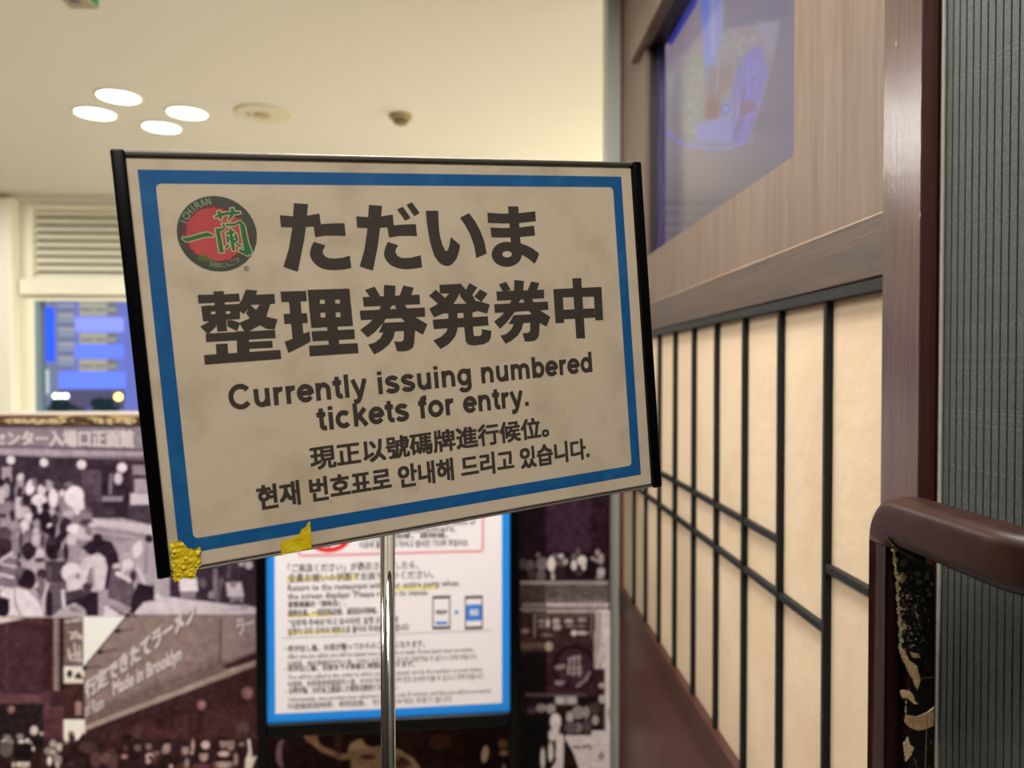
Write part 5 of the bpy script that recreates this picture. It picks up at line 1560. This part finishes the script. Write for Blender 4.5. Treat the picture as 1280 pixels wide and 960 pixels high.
s_text(arc_text('ICHIRAN', ex, ey, 23.6, 158, 100, 5.0, None), m_pgreen, 0.30, 'arched_name', em)
s_text(arc_text('天然とんこつ', ex, ey, 22.6, 254, 300, 3.7, None, True, False), m_pgreen, 0.30, 'arched_name', em)
s_text([poly_piece([EZ(a, b) for a, b in ((275, 730), (310, 690), (350, 700), (400, 735), (470, 760), (420, 770), (340, 765), (290, 750))])], mat('emblem_olive', srgb(72, 98, 34), 0.6), 0.22, 'olive_splash', em)
rgx, rgy = -132.6, 65.5
oc = [(rgx + 2.0 * math.cos(t * math.pi / 12), rgy + 2.0 * math.sin(t * math.pi / 12)) for t in range(24)]
ic = [(rgx + 1.65 * math.cos(t * math.pi / 12), rgy + 1.65 * math.sin(t * math.pi / 12)) for t in range(24)]
s_text([ring_piece(oc, ic)] + grot('R', rgx - 0.85, rgx + 0.95, rgy - 1.1, 2.2), m_ink, 0.12, 'registered_mark')

# dirt specks and scuffs on the paper
m_dirt = mat('dirt_specks', srgb(96, 80, 60), 0.8)
sp_ = []
for _ in range(46):
    x, y, r = random.uniform(-195, 200), random.uniform(-140, 140), random.uniform(0.12, 0.42)
    sp_.append(poly_piece([(x + r * random.uniform(0.7, 1.5) * math.cos(k * 1.05), y + r * random.uniform(0.7, 1.3) * math.sin(k * 1.05)) for k in range(6)]))
s_text(sp_, m_dirt, 0.5, 'dirt_specks')['kind'] = 'stuff'

# yellow tape
def tape(name, outline, amp, seed, cell=0.7):
    r_ = np.random.default_rng(seed)
    P = np.array(outline)
    x0, y0 = P.min(0) - 1; x1, y1 = P.max(0) + 1
    xs, ys = np.arange(x0, x1, cell), np.arange(y0, y1, cell)
    X, Y = np.meshgrid(xs, ys)
    X = X + r_.uniform(-0.2, 0.2, X.shape); Y = Y + r_.uniform(-0.2, 0.2, X.shape)
    cxm, cym = (X[1:, 1:] + X[:-1, :-1]) / 2, (Y[1:, 1:] + Y[:-1, :-1]) / 2
    ins = np.zeros(cxm.shape, bool)
    for i in range(len(P)):
        (ax, ay), (bx, by) = P[i], P[(i + 1) % len(P)]
        if ay != by:
            ins ^= ((ay > cym) != (by > cym)) & (cxm < (bx - ax) * (cym - ay) / (by - ay) + ax)
    g = r_.standard_normal((len(ys) // 3 + 3, len(xs) // 3 + 3))
    jj, ii = np.mgrid[0:len(ys), 0:len(xs)] / 3.0
    j, i = jj.astype(int), ii.astype(int); fy, fx = jj - j, ii - i
    H = (g[j, i] * (1 - fx) + g[j, i + 1] * fx) * (1 - fy) + (g[j + 1, i] * (1 - fx) + g[j + 1, i + 1] * fx) * fy
    H = 2.5 + amp * (np.abs(H) + 0.25 * r_.random(H.shape))
    V = s_fn(np.stack([X.ravel(), Y.ravel()], -1), 0) + H.reshape(-1, 1) * 0.001 * np.array(S_N)[None]
    n = len(xs)
    fs_ = [(b * n + a, b * n + a + 1, (b + 1) * n + a + 1, (b + 1) * n + a) for b in range(len(ys) - 1) for a in range(n - 1) if ins[b, a]]
    me = bpy.data.meshes.new(name); me.from_pydata(V.tolist(), [], fs_)
    bm = bmesh.new(); bm.from_mesh(me)
    bmesh.ops.delete(bm, geom=[v for v in bm.verts if not v.link_faces], context='VERTS')
    bm.to_mesh(me); bm.free(); me.update()
    return link(name, me, m_tape, sg, smooth=True)


o = tape('yellow_tape', [(-203.6, -126), (-196, -126.4), (-193.5, -130), (-191.5, -133), (-188, -134), (-183.5, -133.4), (-184.5, -140), (-184, -146), (-188, -149.5), (-189, -153.5), (-192, -156), (-194, -153.5), (-197, -152.5), (-199, -155), (-203.5, -155)], 0.9, 3)
o['label'] = 'crumpled yellow tape over the lower left corner'
o = tape('yellow_tape', [(-104.8, -127.5), (-105.4, -149.0), (-128.5, -150.0), (-128.0, -140.0), (-119, -138.4), (-113.5, -137.2), (-112, -133.6), (-108.8, -131.8)], 0.12, 5)
o['label'] = 'torn piece of yellow tape on the lower edge'

# pole, clip, base
def cyl(name, a, b, r, m, parent, n=32):
    a, b = Vector(a), Vector(b); d = b - a
    bm = bmesh.new(); bmesh.ops.create_cone(bm, cap_ends=True, segments=n, radius1=r, radius2=r, depth=d.length)
    q = d.to_track_quat('Z', 'Y').to_matrix()
    for v in bm.verts: v.co = q @ v.co + (a + b) / 2
    me = bm_mesh(name, bm)
    o = link(name, me, m, parent)
    for p in me.polygons: p.use_smooth = len(p.vertices) == 4
    return o


ptop = EYE + 0.02
cyl('pole', (pole_at.x, pole_at.y, 0.012), (pole_at.x, pole_at.y, ptop), 0.0062, m_chrome, sg)
# the plane point straight in front of the pole at clip height
cz2 = ptop - 0.02
tt = (S_O - Vector((pole_at.x, pole_at.y, cz2))).dot(S_N)
clip_c = Vector((pole_at.x, pole_at.y, cz2)) + S_N * (tt - 0.0042)
cyl('swivel_clip', (pole_at.x, pole_at.y, cz2), clip_c, 0.009, m_black, sg)
cyl('clip_plate', clip_c - S_N * 0.003, clip_c + S_N * 0.0006, 0.03, m_black, sg)
link('base', lathe('base', (pole_at.x, pole_at.y, 0), [(0.15, 0.0), (0.15, 0.006), (0.145, 0.012), (0.03, 0.016), (0.012, 0.03)], 48), m_black, sg)

# =================================================================== CEILING FITTINGS
zc = CEIL


def cpt(u, v): return hit(u, v, 2, zc)


m_bulb = emis('lamp_diffuser', (1.0, 0.97, 0.80), 9.0)
m_trimring = mat('white_lamp_ring', srgb(236, 230, 212), 0.5)
ring_me = lathe('t', (0, 0, 0), [(0.112, 0.0), (0.108, -0.006), (0.098, -0.006), (0.094, 0.0)], 40)
dif_me = disc_mesh('t', (0, 0, -0.002), 0.094, 0.003, 40)
ring_me.materials.append(m_trimring); dif_me.materials.append(m_bulb)
ring_me.name = 'trim_ring'; dif_me.name = 'diffuser'


def downlight(p, label, group, power):
    t = empty('downlight', (p[0], p[1], zc), label, 'ceiling light', group)
    for nm, me_ in (('trim_ring', ring_me), ('diffuser', dif_me)):
        o = bpy.data.objects.new(nm, me_); COL.objects.link(o); o.parent = t
    ld = bpy.data.lights.new('lamp', 'AREA'); ld.shape = 'DISK'; ld.size = 0.18; ld.energy = power * LIGHT_SCALE; ld.color = LAMP_COL
    lo = bpy.data.objects.new('lamp', ld); COL.objects.link(lo); lo.parent = t; lo.location = (0, 0, -0.012)
    return t


for (u, v, nm) in ((119, 141.5, 'leftmost'), (148.5, 120.5, 'nearest, highest in the picture'), (202, 159, 'farthest, lowest in the picture'), (234, 141, 'rightmost')):
    downlight(cpt(u, v), 'round white ceiling downlight, %s of the lit cluster of four' % nm, 'cluster of four downlights over the mural', 16)
gA = 'added downlights out of view'
for (cx, cy, pw, txt_) in ((0.08, -0.75, 10, 'over the doorway side'), (-3.0, 0.6, 8, 'over the left side'), (-1.2, 1.1, 5, 'before the mural'), (-0.05, 1.25, 8.5, 'beside the pillar'), (-3.75, 4.9, 3.5, 'by the window wall'), (1.4, 3.7, 17, 'round the corner, nearer'), (1.4, 5.2, 18, 'round the corner, farther')):  # unseen downlights, added to brighten the sign, notice, walls and ceiling
    for (dx, dy, wd_) in ((-0.22, 0, 'left'), (0, 0.22, 'far'), (0.22, 0, 'right'), (0, -0.22, 'near')):
        downlight((cx + dx, cy + dy), 'round white ceiling downlight, %s one of the unseen added group %s' % (wd_, txt_), gA, pw)

# round speaker
c = cpt(330, 141.5)
spk = empty('ceiling_speaker', (c.x, c.y, zc - 0.008), 'round flat cream ceiling speaker right of the four downlights', 'speaker')
link('speaker_plate', lathe('speaker_plate', (c.x, c.y, zc), [(0.150, 0.0), (0.148, -0.006), (0.135, -0.009), (0.02, -0.010)], 48), mat('cream_plate', srgb(216, 206, 182), 0.6), spk)
link('speaker_core', lathe('speaker_core', (c.x - 0.01, c.y, zc - 0.010), [(0.045, 0.0), (0.04, -0.008), (0.02, -0.010)], 32), mat('bronze_core', srgb(176, 152, 112), 0.35), spk)
link('indicator', lathe('indicator', (c.x - 0.075, c.y - 0.01, zc - 0.0095), [(0.016, 0.0), (0.012, -0.003)], 20), mat('grey_dot', srgb(150, 140, 118), 0.5), spk)
# sensor
c = cpt(501, 144)
sn = empty('smoke_detector', (c.x, c.y, zc - 0.05), 'small cream smoke detector on the ceiling above the sign', 'detector')
link('detector_body', lathe('detector_body', (c.x, c.y, zc), [(0.062, 0.0), (0.060, -0.016), (0.052, -0.024)], 32), mat('aged_cream', srgb(170, 152, 112), 0.6), sn)
link('detector_head', lathe('detector_head', (c.x, c.y, zc - 0.024), [(0.040, 0.0), (0.038, -0.018), (0.026, -0.026)], 32), mat('brown_cream', srgb(128, 110, 80), 0.6), sn)
# exit sign
c = hit(124.5, 12, 2, EYE + 1.10)
es = empty('exit_sign', (c.x - 0.04, c.y - 0.3, c.z), 'green-faced hanging exit sign at the top left edge', 'exit sign')
box('housing', (c.x - 0.085, c.y - 0.62, c.z), (c.x - 0.003, c.y, c.z + 0.2), mat('exit_housing', srgb(170, 158, 130), 0.5), es, bev=0.003)
box('green_face', (c.x - 0.003, c.y - 0.615, c.z + 0.006), (c.x, c.y - 0.005, c.z + 0.195), mat('exit_green', srgb(0, 110, 70), 0.4, emit=srgb(0, 120, 74), estr=0.35), es)
box('underside_diffuser', (c.x - 0.062, c.y - 0.60, c.z - 0.002), (c.x - 0.03, c.y - 0.04, c.z + 0.001), mat('smoky_diffuser', srgb(112, 108, 106), 0.5), es)
boxes('hanger', [((c.x - 0.05, c.y - 0.5, c.z + 0.2), (c.x - 0.036, c.y - 0.486, CEIL)), ((c.x - 0.05, c.y - 0.12, c.z + 0.2), (c.x - 0.036, c.y - 0.106, CEIL))], m_white, es)

# =================================================================== OUTSIDE AT NIGHT
GZ = -5.0
gr = struct(box('street_ground', (-90, 7, GZ - 0.2), (60, 140, GZ), mat('dark_asphalt', srgb(40, 40, 46), 0.8)))
YB = 80.0


def ob(u, v, y=YB): return hit(u, v, 1, y)


def obox(name, u0, v0, u1, v1, y0, dy, m, parent=None):
    a = ob(u0, v1, y0); b = ob(u1, v0, y0)
    return box(name, (a.x, y0, a.z), (b.x, y0 + dy, b.z), m, parent)


bd = empty('office_building', (ob(105, 463).x, YB, GZ), 'office block lit in blue bands, seen through the window', 'building')
m_conc = mat('night_concrete', srgb(70, 74, 96), 0.8, emit=srgb(112, 118, 190), estr=1.0)  # concrete emits its own glow in place of night lighting
m_bband = emis('blue_lit_band', srgb(104, 128, 255), 1.25)
m_bband2 = emis('pale_blue_lit_band', srgb(140, 150, 250), 1.25)
m_wlit = emis('dim_office_window', srgb(160, 154, 136), 1.2)
m_wdk = emis('dim_dark_window', srgb(112, 112, 116), 1.2)
m_wgr = emis('dim_green_window', srgb(134, 146, 142), 1.2)
a = ob(64, 300); b = ob(158, 560)
box('facade', (a.x, YB, GZ), (b.x, YB + 3, a.z), m_conc, bd)
for k, (v0, v1) in enumerate(((290, 302), (323, 340), (359, 373), (397, 414), (431, 447))):
    obox('lit_band', 94, v0, 150, v1, YB - 0.8, 0.8, m_bband2 if k % 2 else m_bband, bd)
obox('lit_band', 65, 465, 152, 485, YB - 0.9, 0.9, m_bband, bd)
for (v0, v1) in ((304, 321), (342, 357), (376, 395), (416, 430), (449, 464)):
    for (u0, u1, mm) in ((99, 116, m_wlit), (118, 132, m_wlit), (134, 145, m_wdk)):
        obox('office_window', u0, v0, u1, v1, YB - 0.3, 0.3, mm, bd)
        obox('office_window', u0 + 1, (v0 + v1) / 2, u1 - 1, (v0 + v1) / 2 + 3, YB - 0.5, 0.2, m_wdk if mm is m_wlit else m_wlit, bd)
for k in range(14):
    v0 = 380 + k * 6
    obox('louvre_floor', 66, v0, 91, v0 + 4, YB - 0.3, 0.3, [m_wgr, m_wdk, m_wlit][k % 3], bd)
obox('lower_storey', 65, 487, 152, 512, YB - 0.6, 0.6, emis('dim_lower_storey', srgb(88, 84, 110), 1.0), bd)
b2 = empty('tower_block', (ob(175, 463, 90).x, 90, GZ), 'dark violet tower right of the blue-lit office block', 'building')
a = ob(153, 330, 90); b = ob(330, 560, 90)
box('facade', (a.x, 90, GZ), (b.x, 100, a.z), mat('violet_dark_facade', srgb(40, 34, 80), 0.8, emit=srgb(56, 46, 118), estr=0.8), b2)  # tower facade has a self-glow standing in for city light
obox('lit_edge', 152, 450, 156, 505, 89, 1, emis('blue_edge_glow', srgb(60, 84, 190), 1.0), b2)
for r_ in range(7):
    for c_ in range(6):
        if (r_ * 5 + c_ * 3) % 4: obox('tower_window', 176 + c_ * 25, 345 + r_ * 22, 190 + c_ * 25, 355 + r_ * 22, 89.7, 0.3, m_wdk if (r_ + c_) % 3 else m_wlit, b2)
b3 = empty('side_building', (ob(47, 463, 60).x, 60, GZ), 'grey-brown building at the left edge of the window view', 'building')
a = ob(36, 300, 60); b = ob(57, 560, 60)
box('facade', (a.x, 60, GZ), (b.x, 60.5, a.z), mat('grey_brown_facade', srgb(96, 84, 88), 0.8, emit=srgb(122, 110, 116), estr=0.8), b3)  # self-glow on this facade stands in for city light
box('facade_edge', (ob(55, 463, 59).x, 59, GZ), (ob(64, 463, 59).x, 60, ob(55, 372, 59).z), mat('pale_facade_edge', srgb(110, 112, 120), 0.8, emit=srgb(132, 140, 160), estr=0.8), b3)  # edge glows by itself as well, standing in for city light
lbx = obox('light_column', 54.5, 384, 62.5, 452, 58, 0.6, emis('bright_blue_sign', srgb(52, 92, 255), 1.25))
tag(lbx, 'tall bright blue vertical light box left of the office block', 'light box')
lbx2 = obox('light_column', 51, 462, 56, 492, 57.5, 0.5, emis('white_green_lamp', srgb(196, 216, 206), 1.1))
tag(lbx2, 'slim greenish white lit column below the blue light box', 'light box')


def street_lamp(u, v, col, label, r=0.36, grp=None):
    p = ob(u, v, 50)
    t = empty('street_lamp', (p.x, p.y, GZ), label, 'street lamp', grp)
    bm = bmesh.new(); bmesh.ops.create_uvsphere(bm, u_segments=16, v_segments=10, radius=r * 0.42)
    bmesh.ops.translate(bm, verts=bm.verts, vec=p)
    link('globe', bm_mesh('globe', bm), emis('globe_glow', col, 5.0), t)
    cyl('post', (p.x, p.y, GZ), (p.x, p.y, p.z - r * 0.4), 0.05, m_blackm, t, 12)


for k, nm in enumerate(('left', 'middle', 'right')):
    street_lamp(69.5 + k * 6.5, 495, (1, 0.9, 0.72), '%s one of three white street lamp globes in a row' % nm, grp='three white lamps outside')
street_lamp(148, 496, (1, 0.68, 0.12), 'single yellow street lamp globe at the right of the window view', 0.55)
# shrubs at street level
m_leaf = mat('night_foliage', srgb(44, 70, 56), 0.8, emit=srgb(40, 66, 70), estr=0.5)  # leaves glow faintly in place of street light
for k, (u, lab) in enumerate(((84, 'dark shrub below the blue-lit building, on the left'), (130, 'dark shrub below the blue-lit building, on the right'))):
    p = ob(u, 512, 56)
    t = empty('shrub', (p.x, p.y, GZ), lab, 'shrub')
    bm = bmesh.new()
    for _ in range(26):
        s0 = bmesh.ops.create_icosphere(bm, subdivisions=1, radius=random.uniform(0.3, 0.45))
        bmesh.ops.translate(bm, verts=s0['verts'], vec=(p.x + random.uniform(-0.7, 0.7), p.y + random.uniform(-0.8, 0.8), p.z + random.uniform(-1.2, 0.5)))
    link('foliage', bm_mesh('foliage', bm), m_leaf, t)
    cyl('trunk', (p.x, p.y, GZ), (p.x, p.y, p.z - 0.5), 0.12, m_blackm, t, 10)
